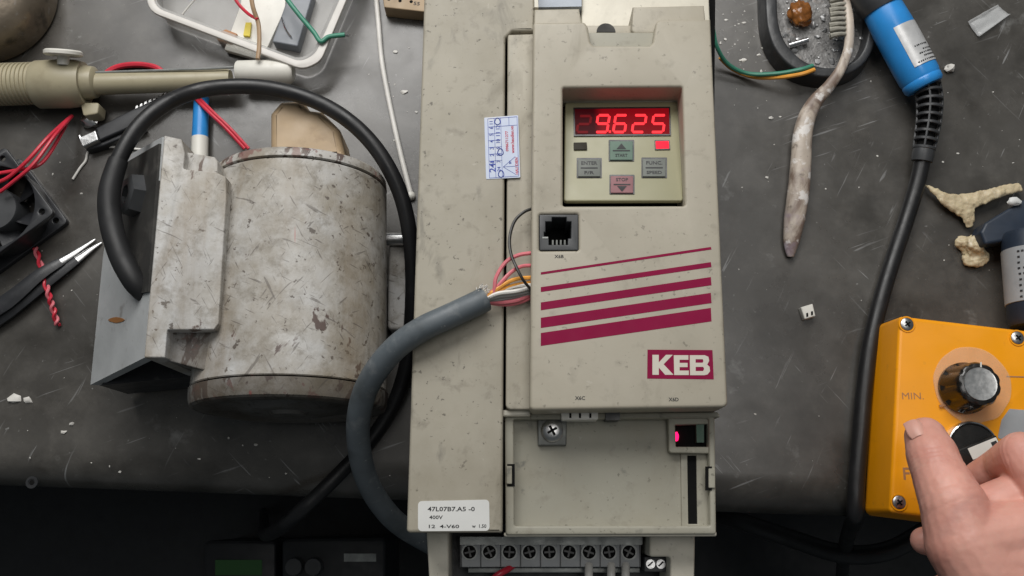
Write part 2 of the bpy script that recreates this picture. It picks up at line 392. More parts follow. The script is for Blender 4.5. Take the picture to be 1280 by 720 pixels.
pz = -.34
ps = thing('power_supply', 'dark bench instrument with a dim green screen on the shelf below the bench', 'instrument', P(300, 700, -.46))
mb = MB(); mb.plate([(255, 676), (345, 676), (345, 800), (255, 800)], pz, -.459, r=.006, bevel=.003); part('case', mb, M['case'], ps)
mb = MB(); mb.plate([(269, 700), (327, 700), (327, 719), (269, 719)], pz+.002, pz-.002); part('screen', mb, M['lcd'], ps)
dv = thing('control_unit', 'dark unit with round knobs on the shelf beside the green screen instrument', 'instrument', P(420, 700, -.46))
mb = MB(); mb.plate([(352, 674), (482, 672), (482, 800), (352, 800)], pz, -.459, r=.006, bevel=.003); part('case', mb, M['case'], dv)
for x in (370, 394):
    mb = MB(); mb.lathe(P(x, 708, pz), (0, 0, 1), [(0, .009), (.012, .008), (.012, 0)], 20); part('knob', mb, M['socket'], dv)
mb = MB(); mb.plate([(430, 692), (470, 692), (470, 702), (430, 702)], pz+.002, pz-.002); part('name_plate', mb, M['zinc'], dv)

# table crumbs, beads and the small hole
mb = MB()
def speckles(n, x0, x1, y0, y1, r0, r1):
    for i in range(n):
        c = P(random.uniform(x0, x1), random.uniform(y0, y1)); r = random.uniform(r0, r1)*random.random()**1.2+r0*.4
        mb.blob(c+Vector((0, 0, r*.3)), r, (random.uniform(.7, 1.7), random.uniform(.7, 1.3), .5), .4, 1.5, 1, i)
speckles(70, 0, 520, 150, 600, .0003, .0009); speckles(60, 905, 1280, 100, 600, .0003, .0009); speckles(40, 900, 960, 10, 90, .0004, .0016)
speckles(25, 430, 530, 30, 240, .0003, .0009)
for (x, y, r) in ((20, 498, .004), (35, 500, .0025), (80, 540, .0016), (90, 530, .0015), (963, 148, .0018), (958, 222, .0012), (975, 146, .0008), (955, 60, .0015), (930, 75, .0018), (1197, 192, .0008), (505, 115, .0022), (495, 65, .0016), (320, 556, .0012), (150, 590, .001), (520, 140, .0012)):
    mb.blob(P(x, y)+Vector((0, 0, r*.3)), r, (1.2, .8, .4), .45, 1.6, 1, int(x))
struct('crumbs', mb, M['crumb'], 'stuff')
h = thing('bench_screw', 'small dark screw sunk near the front edge of the bench', 'screw', P(40, 603))
mb = MB(); mb.lathe(P(40, 603), (0, 0, 1), [(0, .0042), (.0006, .0040), (.0006, .0024), (.0002, .0022), (.0002, 0)], 20); part('head', mb, M['case'], h)
mb = MB(); mb.lathe(P(40, 603), (0, 0, 1), [(.0003, .0018), (.0004, 0)], 12); part('recess', mb, M['dark_gap'], h)

# ------------------------------------------------------------------ frequency inverter
ZL, ZC, ZT = .132, .145, .122
inv = thing('frequency_inverter', 'large beige inverter drive with a lit red number display and magenta stripes', 'inverter', P(700, 400))
mb = MB(); mb.plate([(537, -60), (895, -60), (889, 655), (515, 655)], .100, 0, r=.002, bevel=.001); part('chassis', mb, M['dark_gap'], inv)
mb = MB(); mb.plate([(531.5, -40), (668, -42), (668, 38.5), (640, 38.5), (631.5, 47), (628, 666), (508, 666)], ZL, .0995, r=[.002, .001, .001, .001, .001, .0015, .003], bevel=.0016)
housing = part('side_housing', mb, M['beige_dirty'], inv)
mb = MB()
lo = [P(531.5, -40, ZL), P(508, 666, ZL), P(628, 666, ZL)]
mb.plate([lo[0], lo[1], lo[1]+Vector((.04, 0, 0)), lo[0]+Vector((.04, 0, 0))], .0995, .002, world=True, r=.002); part('housing_wall', mb, M['beige_dirty'], inv)
mb = MB(); mb.plate([(634.5, 43), (670, 42), (670, 512), (632, 512)], ZL-.001, .0995, r=[.003, 0, 0, .001], bevel=.001); part('side_strip', mb, M['beige_dirty'], inv)
# back end pieces above the cover
mb = MB(); mb.plate([(727, -60), (884, -60), (889, 60), (727, 60)], .108, .1005, r=.002, bevel=.001); part('rear_deck', mb, M['pale'], inv)  # pale copy of the beige: light on this top face put in colour
mb = MB(); mb.plate([(668, 11.5), (724, 10.5), (731, 45), (667, 45)], .137, .1005, r=[.002, .003, 0, 0], bevel=.0011); part('rear_tab', mb, M['beige'], inv)
mb = MB(); mb.plate([(668, -12), (672, -12), (673, 9), (668, 9)], .133, .1005); part('rear_rib', mb, M['pale'], inv)
mb = MB(); mb.plate([(673, -40), (726, -40), (727, 8), (673, 9)], .112, .1005); part('rear_window', mb, M['bluegrey'], inv)
mb = MB(); mb.plate([(791, 8.5), (880, 6.5), (884, 42), (789, 42)], .137, .1005, r=[.003, .004, 0, 0], bevel=.0011); part('rear_tab', mb, M['beige'], inv)
mb = MB(); mb.plate([(729, 31.5), (795, 31.5), (795, 45), (729, 45)], .131, .1005, r=0, bevel=.0008); part('latch_ledge', mb, M['beige'], inv)
mb = MB(); mb.plate([(733, 40.5), (822, 40.5), (822, 70), (733, 70)], .1385, .1005, bevel=.0006); part('latch_floor', mb, M['beige_tray'], inv)
mb = MB(); c = P(757.5, 40, .1316); r = .0056
mb.plate([c+Vector((math.cos(a)*r, math.sin(a)*r, 0)) for a in [k/12*math.pi for k in range(13)]], .1317, .125, world=True); part('finger_hole', mb, M['dark_patch'], inv)  # dark half disc: the hollow's shade is put into its colour
# front cover with the recess for the keypad and the hole of the socket
cover_px = [(666.5, 27.5), (731, 27), (735, 33), (738.5, 53), (742, 56.5), (812, 57), (816, 53), (820, 28), (824, 24.5), (888.5, 23.5), (910, 509), (662, 513)]
hole = [(703.5, 109.5), (853, 108.5), (856.5, 257), (703.5, 257.5)]
sock = [(674, 268), (723, 267.5), (723.5, 313), (674, 313.5)]
mb = MB(); mb.plate(cover_px, ZC, .1065, [hole, sock], r=[.0025, .003, .0, .0, .002, .002, .0, .0, .003, .0025, .002, .002], bevel=.0017, hr=.0012, n=4)
cover = part('front_cover', mb, M['beige'], inv)
# socket
mb = MB(); mb.plate([(674.3, 268.3), (722.7, 268), (723, 312.7), (674.3, 313)], ZC-.0006, .12,
    [[(682, 277), (690, 277), (690, 271.5), (708, 271.5), (708, 277), (714, 277), (714, 298), (710, 298), (710, 306), (686, 306), (686, 298), (680, 298), (680, 290), (682, 290)]], bevel=.0005)
sk = part('socket', mb, M['socket'], inv)
mb = MB(); mb.plate([(676, 270), (721, 270), (721, 311), (676, 311)], .1215, .1195); part('socket_floor', mb, M['dark_gap'], sk)
for k in range(4):
    mb = MB(); mb.plate([(690+k*5, 300), (692+k*5, 300), (692+k*5, 306), (690+k*5, 306)], ZC-.004, .122); part('contact', mb, M['zinc_dull'], sk)
mb = MB(); mb.plate([(678, 296), (685, 296), (685, 298), (678, 298)], ZC-.0004, ZC-.003); part('socket_key', mb, M['zinc'], sk)
# keypad: a shallow sloping panel set into the recess
yt, yb = P(0, 128, .130).y, P(0, 251, .1385).y
zt, zb = .1265, .1395
def zk(x, y): return zt+(zb-zt)*(yt-y)/(yt-yb)
def K(px, py, dz=0):
    z = .133
    for i in range(6): p = P(px, py, z); z = zk(p.x, p.y)+dz
    return p
def kplate(px_poly, d0, d1, r=0.0, bevel=0.0, holes=()):
    w = [K(a, b, d1) for a, b in px_poly]
    return MB().plate(w, d1, d0, [[K(a, b, d1) for a, b in hl] for hl in holes], r=r, bevel=bevel, zf=zk, world=True)
mb = MB(); mb.plate([(698, 104), (858, 104), (862, 262), (698, 262)], .1195, .1075); part('recess_floor', mb, M['dark_gap'], inv)
mb = MB(); mb.plate([(699, 101), (858, 101), (858, 128), (699, 128)], .1255, .1195); part('recess_step', mb, M['beige'], inv)
mb = kplate([(706.5, 128), (850.5, 127), (854, 251), (704.8, 251.5)], -.004, 0, r=.0015, bevel=.0008); kp = part('keypad', mb, M['panel'], inv)
scr = kplate([(718, 135.5), (836.5, 134.5), (837.5, 168), (718.5, 168.8)], -.001, .0004, r=.0004, bevel=.0002)
cx = K(778, 152).x-inv.location.x
part('display', scr, screen_mat(cx, (K(837, 152)-K(718, 152)).x/2), kp)
mb = kplate([(716.8, 134.4), (837.7, 133.4), (838.8, 169.2), (717.2, 170)], -.001, .0008, holes=[[(718.4, 136), (836.2, 135), (837.1, 167.5), (718.9, 168.2)]]); part('display_bezel', mb, M['blackp'], kp)
SEG = dict(a=(0, 1, 1, 1), g=(0, .5, 1, .5), d=(0, 0, 1, 0), f=(0, .5, 0, 1), b=(1, .5, 1, 1), e=(0, 0, 0, .5), c=(1, 0, 1, .5))
DIG = {'2': 'abged', '9': 'abcdfg', '6': 'acdefg', '5': 'acdfg'}
def digit(ch, x0, x1, y0, y1, m):
    mb = MB(); w = x1-x0; h = y0-y1; sl = 3.2; t = 1.55
    def q(u, v): return (x0+u*(w-sl)+v*sl, y0-v*h)
    for s in DIG[ch]:
        u0, v0, u1, v1 = SEG[s]
        a, b = q(u0, v0), q(u1, v1); d = Vector((b[0]-a[0], b[1]-a[1])); L = d.length; d /= L; nn = Vector((-d.y, d.x))
        a = Vector(a)+d*1.1; b = Vector(b)-d*1.1
        poly = [a-d*.6, a+nn*t+d*.3, b+nn*t-d*.3, b+d*.6, b-nn*t-d*.3, a-nn*t+d*.3]
        w_ = [K(p.x, p.y, .0006) for p in poly]; mb.plate(w_, .00062, .0003, zf=zk, world=True)
    return part('digit', mb, m, kp)
digit('2', 721, 739, 165, 145, M['seg_dim'])
for ch, a, b in (('9', 744.5, 762), ('6', 766.5, 784), ('2', 790, 808), ('5', 814, 832)): digit(ch, a, b, 165, 144, M['seg'])
mb = kplate([(761.3, 163.2), (763.8, 163.2), (763.6, 165.8), (761.1, 165.8)], .0003, .00062); part('decimal_point', mb, M['seg'], kp)
mb = kplate([(717, 178), (733.5, 177.7), (734, 187), (717.2, 187.2)], -.001, .0009, r=.0003, bevel=.0002); part('indicator_lamp', mb, M['dark_led'], kp, 'dark unlit indicator lamp')
mb = kplate([(819.5, 176.3), (836, 176), (836.6, 185.5), (820, 185.8)], -.001, .0009, r=.0003, bevel=.0002); part('indicator_lamp', mb, M['red_led'], kp, 'lit red indicator lamp')
mb = kplate([(818.3, 175.2), (837, 174.9), (837.8, 186.8), (818.8, 187)], -.001, .0007); part('lamp_bezel', mb, M['blackp'], kp)
for (x0, y0, x1, y1, m, t1, t2, arrow) in ((762, 176, 791.5, 200.3, 'green_btn', None, 'START', 1), (722, 198.5, 751, 221, 'grey_btn', 'ENTER', 'F/R', 0), (803, 198, 832.5, 221, 'grey_btn', 'FUNC.', 'SPEED', 0), (763, 219.5, 792, 241.5, 'red_btn', 'STOP', None, -1)):
    mb = kplate([(x0-1.2, y0-1.2), (x1+1.2, y0-1.2), (x1+1.2, y1+1.2), (x0-1.2, y1+1.2)], -.001, .0004, r=.0004); bz = part('button_bezel', mb, M['blackp'], kp)
    mb = kplate([(x0+.4, y0+.4), (x1-.4, y0+.4), (x1-.4, y1-.4), (x0+.4, y1-.4)], 0, .0012, r=.0004, bevel=.0004); bt = part('button', mb, M[m], kp)
    xm, ym = (x0+x1)/2, (y0+y1)/2
    def kt(body, y, w, h):
        c = K(xm, y, .0012); sc = (K(xm+10, y)-K(xm, y)).length/10
        o = text('lettering', body, M['ink'], kp, c, w*sc, h*sc, bold=.015)
        L = origin_of(kp)
        for v in o.data.vertices: v.co.z += zk(v.co.x+L.x, v.co.y+L.y)+.0012+.00006-c.z
    if t1: kt(t1, ym-6, 20 if arrow == 0 else 15, 4.8)
    if t2: kt(t2, ym+6, 12 if t2 == 'F/R' else (19 if arrow == 0 else 15), 4.4)
    mb = kplate([(x0+4, ym-.7), (x1-4, ym-.7), (x1-4, ym+.7), (x0+4, ym+.7)], .001, .0014); part('marking', mb, M['ink'], kp)
    if arrow:
        ya = ym-5 if arrow > 0 else ym+5
        mb = kplate([(xm-6, ya+3*arrow), (xm+6, ya+3*arrow), (xm, ya-4*arrow)], .001, .0014); part('marking', mb, M['ink'], kp)
# print on the cover
ZP = ZC+.00012
for (l0, l1, r0, r1) in ((340.3, 343.3, 308.6, 311.8), (358.9, 365, 327.6, 333.8), (378, 387.8, 346.2, 356.5), (397.2, 410, 366, 378.8), (416.2, 432.4, 384.8, 401.7)):
    mb = MB(); mb.plate([(676, l0), (888.6, r0), (889.4, r1), (676, l1)], ZP, ZC-.0003); part('stripe', mb, M['magenta'], inv)
mb = MB(); mb.plate([(809.4, 437), (890.6, 437.6), (892.2, 474.2), (809, 473.2)], ZP, ZC-.0003); lg = part('logo', mb, M['magenta'], inv)
def lpoly(polys, name='lettering'):
    mb = MB()
    for outer, holes in polys: mb.plate(outer, ZP+.00012, ZC-.0002, holes)
    return part(name, mb, M['cream_print'], lg)
lpoly([([(815.5, 443.5), (823.5, 443.5), (823.5, 453), (832.5, 443.5), (841, 443.5), (829.5, 455.3), (842, 468.5), (831.5, 468.5), (823.5, 459.5), (823.5, 468.5), (815.5, 468.5)], [])])
lpoly([([(842.2, 444), (860.5, 444), (860.5, 449.7), (849.5, 449.7), (849.5, 453.6), (859.5, 453.6), (859.5, 458.9), (849.5, 458.9), (849.5, 463.2), (861, 463.2), (861, 468.8), (842.8, 468.8)], [])])
lpoly([([(862.2, 444), (881, 444), (885.5, 446), (886.5, 451), (884, 455.7), (887, 458.5), (887.6, 464), (884.5, 468), (880.5, 469), (862.6, 469)], [[(869.5, 449), (878.5, 449), (879.3, 451.2), (878.3, 453.4), (869.5, 453.4)], [(869.6, 458.6), (879, 458.6), (880.2, 461), (879, 463.8), (869.6, 463.8)]])])
def ctext(body, x, y, w, h, z=ZC, m='ink', parent=inv, rot=0, bold=.02):
    sc = (P(x+10, y, z)-P(x, y, z)).length/10
    return text('lettering', body, M[m], parent, P(x, y, z), w*sc, h*sc, rot, bold)
ctext('X6B', 698.8, 320.6, 11.5, 4.3); ctext('X6C', 725, 497.6, 12.5, 4.8); ctext('X6D', 842, 499.3, 12.5, 4.8)
# small mark on the cover
# lower tray (its own cover is off)
fr = [(631, 520), (893.5, 518), (895.5, 668), (632, 669)]
mb = MB(); mb.plate(fr, ZT, .1005, [[(642, 524), (886, 523), (888, 657.5), (643, 657.5)]], r=.0015, bevel=.001, hr=.001); tr = part('tray_frame', mb, M['beige_tray'], inv)
mb = MB(); mb.plate([(629.5, 666), (896, 664.5), (896, 670.5), (630, 671)], ZT-.002, .101, r=.001, bevel=.0008); part('tray_lip', mb, M['pale'], inv)
mb = MB(); mb.plate([(637, 519), (891, 518), (893, 664), (637, 664)], ZT-.0085, .1002); part('tray_floor', mb, M['beige_tray'], inv)
mb = MB(); mb.plate([(628.5, 512.5), (663, 512), (663, 520), (628.5, 520.5)], ZT+.004, .1008, r=.0006, bevel=.0008); part('tray_corner', mb, M['pale'], inv)
mb = MB(); mb.plate([(663, 517), (897, 515), (901, 521.5), (663, 524)], ZT+.001, .1008, r=.0006, bevel=.0007); part('tray_ledge', mb, M['beige_tray'], inv)
zf_ = ZT-.0085
mb = MB(); mb.plate([(672, 514), (709, 514), (708, 557), (672.5, 557)], zf_+.0035, zf_-.001, r=.0005, bevel=.0006); pl = part('earth_plate', mb, M['zinc_dull'], inv)
c = P(690, 538.5, zf_+.0035)
mb = MB(); mb.lathe(c, (0, 0, 1), [(-.001, .0062), (.0012, .0062), (.0024, .0052), (.003, .0034), (.0031, 0)], 28); sc = part('screw', mb, M['steel'], inv)
mb = MB(); mb.box(c+Vector((0, 0, .0030)), .0058, .0013, .0007, .5); mb.box(c+Vector((0, 0, .0031)), .0013, .0058, .0007, .5); part('screw_slot', mb, M['dark_gap'], sc)
mb = MB(); mb.plate([(679, 514), (692, 514), (692, 522), (679, 522)], zf_+.0065, zf_); part('plate_tab', mb, M['dark_gap'], inv)
mb = MB(); mb.plate([(701, 513), (747.5, 512.5), (748, 524.5), (702, 525)], ZT+.0045, .11, r=.0008, bevel=.0005); ps_ = part('plug_strip', mb, M['white'], inv)
for x in (713, 725, 738):
    mb = MB(); mb.plate([(x-1.3, 516.5), (x+1.3, 516.5), (x+1.3, 522.5), (x-1.3, 522.5)], ZT+.0048, ZT+.004); part('plug_slot', mb, M['dark_gap'], ps_)
mb = MB(); mb.plate([(757, 513), (775, 513), (775, 525), (757, 525)], ZT+.003, .11, r=.0005); part('plug_clip', mb, M['socket'], inv)
zr = ZT-.002
mb = MB(); mb.plate([(835, 520), (890, 519), (891, 567), (836.5, 566)], zr, .111, [[(844, 531), (884.5, 530), (885.5, 558.5), (845, 558.5)]], r=.0015, bevel=.0007, hr=.0005); part('port_frame', mb, M['beige_tray'], inv)
mb = MB(); mb.plate([(842, 527), (888, 527), (888, 562), (842, 562)], zf_+.0006, zf_-.001); part('port_floor', mb, M['dark_gap'], inv)
mb = MB(); mb.plate([(870, 522), (880, 522), (880, 553), (871, 553)], zf_+.005, zf_); part('circuit_board', mb, M['pcb'], inv)
mb = MB(); mb.blob(P(845.5, 546, zf_+.002), .0014, (1, 1.9, .9), .2, 1.3, 2, 3); part('status_lamp', mb, M['led_pink'], inv)
mb = MB(); mb.plate([(851, 567), (889, 566.5), (891, 660), (852, 660)], zf_+.0015, zf_-.001, [[(859.3, 569.5), (870.5, 569.5), (871.8, 655), (860.5, 655)]], bevel=.0005); part('slot_panel', mb, M['beige_tray'], inv)
mb = MB(); mb.plate([(857, 567), (873, 567), (874, 658), (858, 658)], zf_+.0004, zf_-.001); part('slot', mb, M['dark_gap'], inv)
for x0, x1, y0, y1, d in ((634, 643.5, 580, 608, 1), (882.5, 890, 583, 613, -1)):
    mb = MB(); mb.plate([(x0, y0), (x1, y0), (x1, y1), (x0, y1)], ZT+.0003, ZT-.002); part('clip_gap', mb, M['dark_gap'], inv)
    xa, xb = (x0-1, x1-3.5) if d > 0 else (x0+3.5, x1+4)
    mb = MB(); mb.plate([(xa, y0+2.5), (xb, y0+2.5), (xb, y1-3), (xa, y1-3)], ZT+.0014, ZT-.002, r=.0005, bevel=.0004); part('clip', mb, M['beige_tray'], inv)
# terminals at the foot of the drive
zt_ = .098
mb = MB(); mb.plate([(533, 664), (561, 664), (561, 735), (537, 735)], zt_, .02, r=.0015, bevel=.0012, draft=-.001); part('terminal_cheek', mb, M['pale'], inv)
mb = MB(); mb.plate([(812, 664), (869, 664), (868, 735), (838, 735), (838, 696), (812, 696)], zt_, .02, r=.0015, bevel=.0012); part('terminal_cheek', mb, M['pale'], inv)
mb = MB(); mb.plate([(540, 664), (866, 664), (862, 850), (544, 850)], .058, .01); part('terminal_well', mb, M['case'], inv)
mb = MB(); mb.plate([(575, 671), (803, 671), (803, 681), (575, 681)], .084, .058); part('terminal_ridge', mb, M['zinc'], inv)
zk_ = .080
mb = MB(); mb.plate([(576, 679), (799, 679), (801, 709), (577, 709)], zk_, .058, r=.0006, bevel=.0006); tb = part('terminal_block', mb, M['tool_label'], inv)
src = None
for i in range(9):
    c = P(587+i*24.9, 690, zk_)
    if src is None:
        m0 = MB(); m0.lathe(c, (0, 0, 1), [(-.001, .0046), (.0006, .0046), (.0006, .0037), (-.002, .0036), (-.002, 0)], 24); src = part('terminal_ring', m0, M['zinc'], tb)
        m1 = MB(); m1.lathe(c, (0, 0, 1), [(.00015, .0037), (.0002, 0)], 20); src1 = part('terminal_screw', m1, M['dark_gap'], tb)
        c0 = c
    else:
        copy_part(src, tb, c-c0); copy_part(src1, tb, c-c0)
    ms = MB(); a_s = random.uniform(-.6, .6); ms.box(c+Vector((0, 0, .0003)), .0058, .0010, .0003, a_s); ms.box(c+Vector((0, 0, .00035)), .0010, .0058, .0003, a_s); part('screw_slot', ms, M['zinc_dark'], tb)
for i in range(10):
    x = 576+i*24.9
    mb = MB(); mb.plate([(x-.8, 679), (x+.8, 679), (x+.8, 709), (x-.8, 709)], zk_+(.0003 if i != 3 else .0005), zk_-.001); part('divider', mb, M['socket'], tb)
mb = MB(); mb.plate([(585, 709.5), (800, 709.5), (800, 716), (585, 716)], .072, .058, bevel=.0005); part('terminal_rail', mb, M['zinc'], inv)
mb = MB(); mb.plate([(805.5, 696), (833, 696), (833, 715), (805.5, 715)], zk_+.003, .058, r=.0005, bevel=.0005); sb = part('small_terminal', mb, M['socket'], inv)
for x in (813, 826):
    mb = MB(); mb.lathe(P(x, 705, zk_+.003), (0, 0, 1), [(0, .0028), (.0008, .0026), (.0008, 0)], 18); s_ = part('screw', mb, M['steel'], sb)
    mb = MB(); mb.box(P(x, 705, zk_+.0038), .0036, .0008, .0005, .7); part('screw_slot', mb, M['dark_gap'], s_)
for x in (736, 764, 782):
    mb = MB(); mb.tube(pts([(x, 706, .079), (x, 712, .081), (x, 722, .082), (x+1, 745, .078)]), .0024, 10); part('lead', mb, M['white_w'], inv, 'white wire in the terminal block')
mb = MB(); mb.tube(pts([(642, 706, .076), (634, 712, .08), (622, 719, .082), (605, 735, .08)]), .0019, 10); part('lead', mb, M['red'], inv, 'red wire in the terminal block')
# stickers
mb = MB(); mb.plate([(605.3, 147), (647.6, 144), (650.3, 221.8), (607.6, 224)], ZL+.0003, ZL-.0002, r=.0006); ws = part('warranty_sticker', mb, M['sticker'], inv)
zs = ZL+.0004
def sline(a, b, w=.5, m='blue_ink'):
    a = Vector(a); b = Vector(b); d = (b-a).normalized(); nn = Vector((-d.y, d.x))*w/2
    mb = MB(); mb.plate([a+nn, b+nn, b-nn, a-nn], zs, ZL); part('marking', mb, M[m], ws)
def sp(u, v): return (609.7+u*36.5+v*2.2, 148.5+v*74-u*2.6)
for u in (0, .22, .44): sline(sp(u, 0), sp(u, 1))
for u in (.72, 1): sline(sp(u, 0), sp(u, .14 if u < 1 else 1))
for v in (0, .14, 1): sline(sp(0, v), sp(1, v))
for k in range(1, 6): sline(sp(0, .14+k*.115), sp(.44, .14+k*.115))
sline(sp(.48, .83), sp(.9, .67)); sline(sp(.48, .83), sp(.9, .97)); sline(sp(.48, .83), sp(.98, .83)); 
def stext(body, u, v, w, h, m='blue_ink'):
    x, y = sp(u, v); scl = (P(x+10, y, zs)-P(x, y, zs)).length/10
    text('lettering', body, M[m], ws, P(x, y, zs-.0001), w*scl, h*scl, R(90)+R(2), .015)
for k, ch in enumerate(('1', '2', '3', '4', '5', '6')): stext(ch, .11, .80-.115*(k+.6)-.0, 2.2 if ch == '1' else 3.4, 5)
for k, ch in enumerate(('7', '8', '9', '10', '11', '12')): stext(ch, .33, .80-.115*(k+.6), 3.4 if k < 3 else 5, 5)
stext('11', .11, .07, 4, 4); stext('24', .11, .83, 12, 8); stext('24', .33, .86, 6, 4)
stext('0986711277', .63, .40, 27, 3.6, 'red_ink'); stext('www.haudien.vn', .82, .38, 36, 4.2, 'red_ink'); stext('BH', .72, .76, 4, 3); stext('HAU DIEN', .94, .83, 22, 3.6, 'red_ink')
for (u, v) in ((.33, .055), (.40, .575), (.40, .945)):
    x, y = sp(u, v); mb = MB()
    mb.tube([P(x+math.cos(a)*3.4*(1+.1*math.sin(3*a)), y+math.sin(a)*4.2, zs) for a in [k/20*2*math.pi*1.1 for k in range(21)]], .00025, 5, 1); part('marking', mb, M['blue_ink'], ws)
mb = MB(); mb.plate([(522.5, 626.5), (611.5, 624.5), (612, 663.5), (522.5, 664)], ZL+.0003, ZL-.0002, r=.002); sl_ = part('serial_label', mb, M['paper'], inv)
for body, x, y, w, h in (('47L07B7.A5 -0', 564, 636.3, 59, 5.6), ('400V', 545, 646.6, 17, 4.6), ('12  4-V60', 555, 658, 38, 4.4), ('w  1.50', 599, 657.6, 18, 4.4)):
    ctext(body, x, y, w, h, ZL+.00025, 'ink', sl_)

# ------------------------------------------------------------------ cables that belong to the drive
gc = thing('control_cable', 'thick slate grey cable arching over the side of the beige drive', 'cable', P(450, 560))
path = [(606, 374, .1395), (590, 382, .141), (560, 396, .142), (530, 410, .142), (500, 430, .138), (474, 458, .130), (456, 490, .118), (448, 525, .104), (449, 560, .088), (457, 595, .070), (472, 625, .052), (495, 652, .034), (525, 672, .02), (560, 690, .012)]
mb = MB(); mb.tube(pts(path), .0068, 20, 8); part('jacket', mb, M['grey_cable'], gc)
zw = .1385
wires = [('pink', [(606, 373, .141), (617, 365, .143), (620, 347, .144), (632, 328, .142), (648, 319, .140), (668, 316, .138)], .0011),
         ('pink', [(606, 373, .140), (622, 358, .143), (638, 341, .143), (652, 333, .141), (668, 332, .138)], .0011),
         ('orange', [(606, 374, .142), (620, 362, .143), (636, 352, .142), (650, 348, .140), (668, 347, .137)], .0012),
         ('orange', [(606, 374, .142), (622, 365, .142), (640, 357, .140), (668, 352, .136)], .0009),
         ('white_w', [(604, 375, .142), (622, 367, .143), (645, 364, .141), (668, 358, .138)], .0012),
         ('white_w', [(604, 375, .140), (625, 364, .141), (645, 358, .139), (668, 356, .137)], .0011),
         ('grey_w', [(604, 376, .141), (622, 371, .141), (645, 368, .139), (668, 363, .136)], .0011),
         ('grey_w', [(606, 376, .1385), (625, 374, .139), (645, 371, .137), (668, 366, .135)], .0011),
         ('pink', [(606, 377, .138), (628, 378, .138), (648, 375, .137), (668, 366, .134)], .0012),
         ('pink', [(606, 378, .137), (632, 381, .136), (650, 378, .135), (668, 370, .134)], .0010)]
for m, p, r in wires: mb = MB(); mb.tube(pts(p), r, 8, 6); part('wire', mb, M[m], gc)
mb = MB()
for k in range(26):
    a = Vector((random.uniform(-1, 1), random.uniform(-1, 1), random.uniform(0, 1)))*.0025; c = P(605, 364, .142)+Vector((random.uniform(-.003, .003), random.uniform(-.004, .004), 0))
    mb.tube([c, c+a, c+a*1.6+Vector((.001, .001, 0))], .00025, 5, 3)
part('filler_thread', mb, M['white_w'], gc, kind='stuff')
mb = MB(); mb.tube(pts([(668, 260, .1375), (655, 265, .139), (643, 277, .140), (637, 298, .141), (639, 318, .143), (646, 335, .146), (654, 350, .146), (664, 362, .140), (668, 364, .137)]), .0009, 8)
single('signal_wire', mb, M['black_w'], 'thin loose black wire looping out from under the drive cover', 'wire')
for m, w_p, lab in (('green', [(872, -20, .03), (882, 5, .03), (890, 30, .028), (896, 58, .022), (910, 80, .012), (935, 92, .008), (970, 92, .012), (1000, 87, .0175), (1016, 82, .016)], 'green wire from behind the drive running to the dark dish'), ('orange', [(900, 72, .010), (915, 86, .004), (940, 96, .004), (970, 97, .010), (1000, 93, .0172), (1018, 87, .0165)], 'orange wire under the green wire ending in the dark dish')):
    mb = MB(); mb.tube(pts(w_p), .0015, 8)
    single('wire', mb, M[m], lab, 'wire')
mb = MB(); mb.tube(pts([(468, -20, .004), (473, 30, .003), (477, 75, .003), (486, 125, .003), (499, 185, .003), (514, 244, .003)]), .0019, 10)
wc = single('lead', mb, M['white_w'], 'thin white cable running down beside the drive housing', 'cable')
mb = MB(); mb.blob(P(514, 245, .003), .0032, (1, 1, .9), .1, 1, 2); part('bead', mb, M['white'], wc)

# ------------------------------------------------------------------ electric motor
mo = thing('electric_motor', 'grey electric motor with chipped paint lying on its side', 'motor', P(370, 340))
r0_, r1_ = P(353, 178, .066+.0540), P(332, 484, .072+.0580)
tl = math.atan2((.076-.066), (r0_.y-r1_.y))
c0 = r0_-Vector((0, math.sin(tl), math.cos(tl)))*.0540; c1 = r1_-Vector((0, math.sin(tl), math.cos(tl)))*.0580
ax = (c0-c1).normalized(); L = (c0-c1).length
R0, R1 = .0540, .0580
def rr(t): return R1+(R0-R1)*t
mb = MB(); mb.lathe(c1, ax, [(L*.060, .02), (L*.060, rr(.06)-.0006), (L*.064, rr(.064))]+[(L*(.066+.874*k/12), rr(.066+.874*k/12)) for k in range(13)]+[(L*.945, rr(.945)-.0006), (L*.945, .02)], 96); part('stator_housing', mb, M['motor'], mo)
mb = MB(); mb.lathe(c1, ax, [(L*.952, .02), (L*.952, rr(.95)-.001), (L*.956, rr(.95)+.0002), (L*.985, rr(1)), (L*.996, rr(1)-.0015), (L, rr(1)-.005), (L+.002, .03), (L+.006, .022), (L+.006, 0)], 96); part('end_shield', mb, M['motor_rim'], mo)
mb = MB(); mb.lathe(c1, ax, [(L*.055, .02), (L*.055, rr(.07)-.001), (L*.051, rr(.07)+.001), (.001, R1+.0003), (-.002, R1-.0008), (-.003, R1-.003)], 96); part('end_shield', mb, M['motor_dirty_shaded'], mo)  # dark mix paints the turned-away rim's shade over its grime
mb = MB(); mb.lathe(c1, ax, [(-.0028, R1-.0028), (-.0038, R1-.006), (-.0035, R1-.012), (-.001, R1-.015), (-.0015, .032), (-.004, .028), (-.004, .012), (-.006, .010), (-.006, 0)], 96); part('end_face', mb, M['motor_face'], mo)  # black casting, with the shade of its unlit side painted in
mb = MB(); mb.lathe(c1, ax, [(L*.049, rr(.07)-.0016), (L*.07, rr(.07)-.0016)], 64); part('seam', mb, M['dark_gap'], mo)
mb = MB(); mb.lathe(c1, ax, [(L*.94, rr(.95)-.0016), (L*.957, rr(.95)-.0016)], 64); part('seam', mb, M['dark_gap'], mo)
mb = MB(); mb.lathe(c0, ax, [(.004, .009), (.03, .009), (.03, .007), (.045, .007), (.045, 0)], 24); sh = part('shaft', mb, M['steel'], mo)
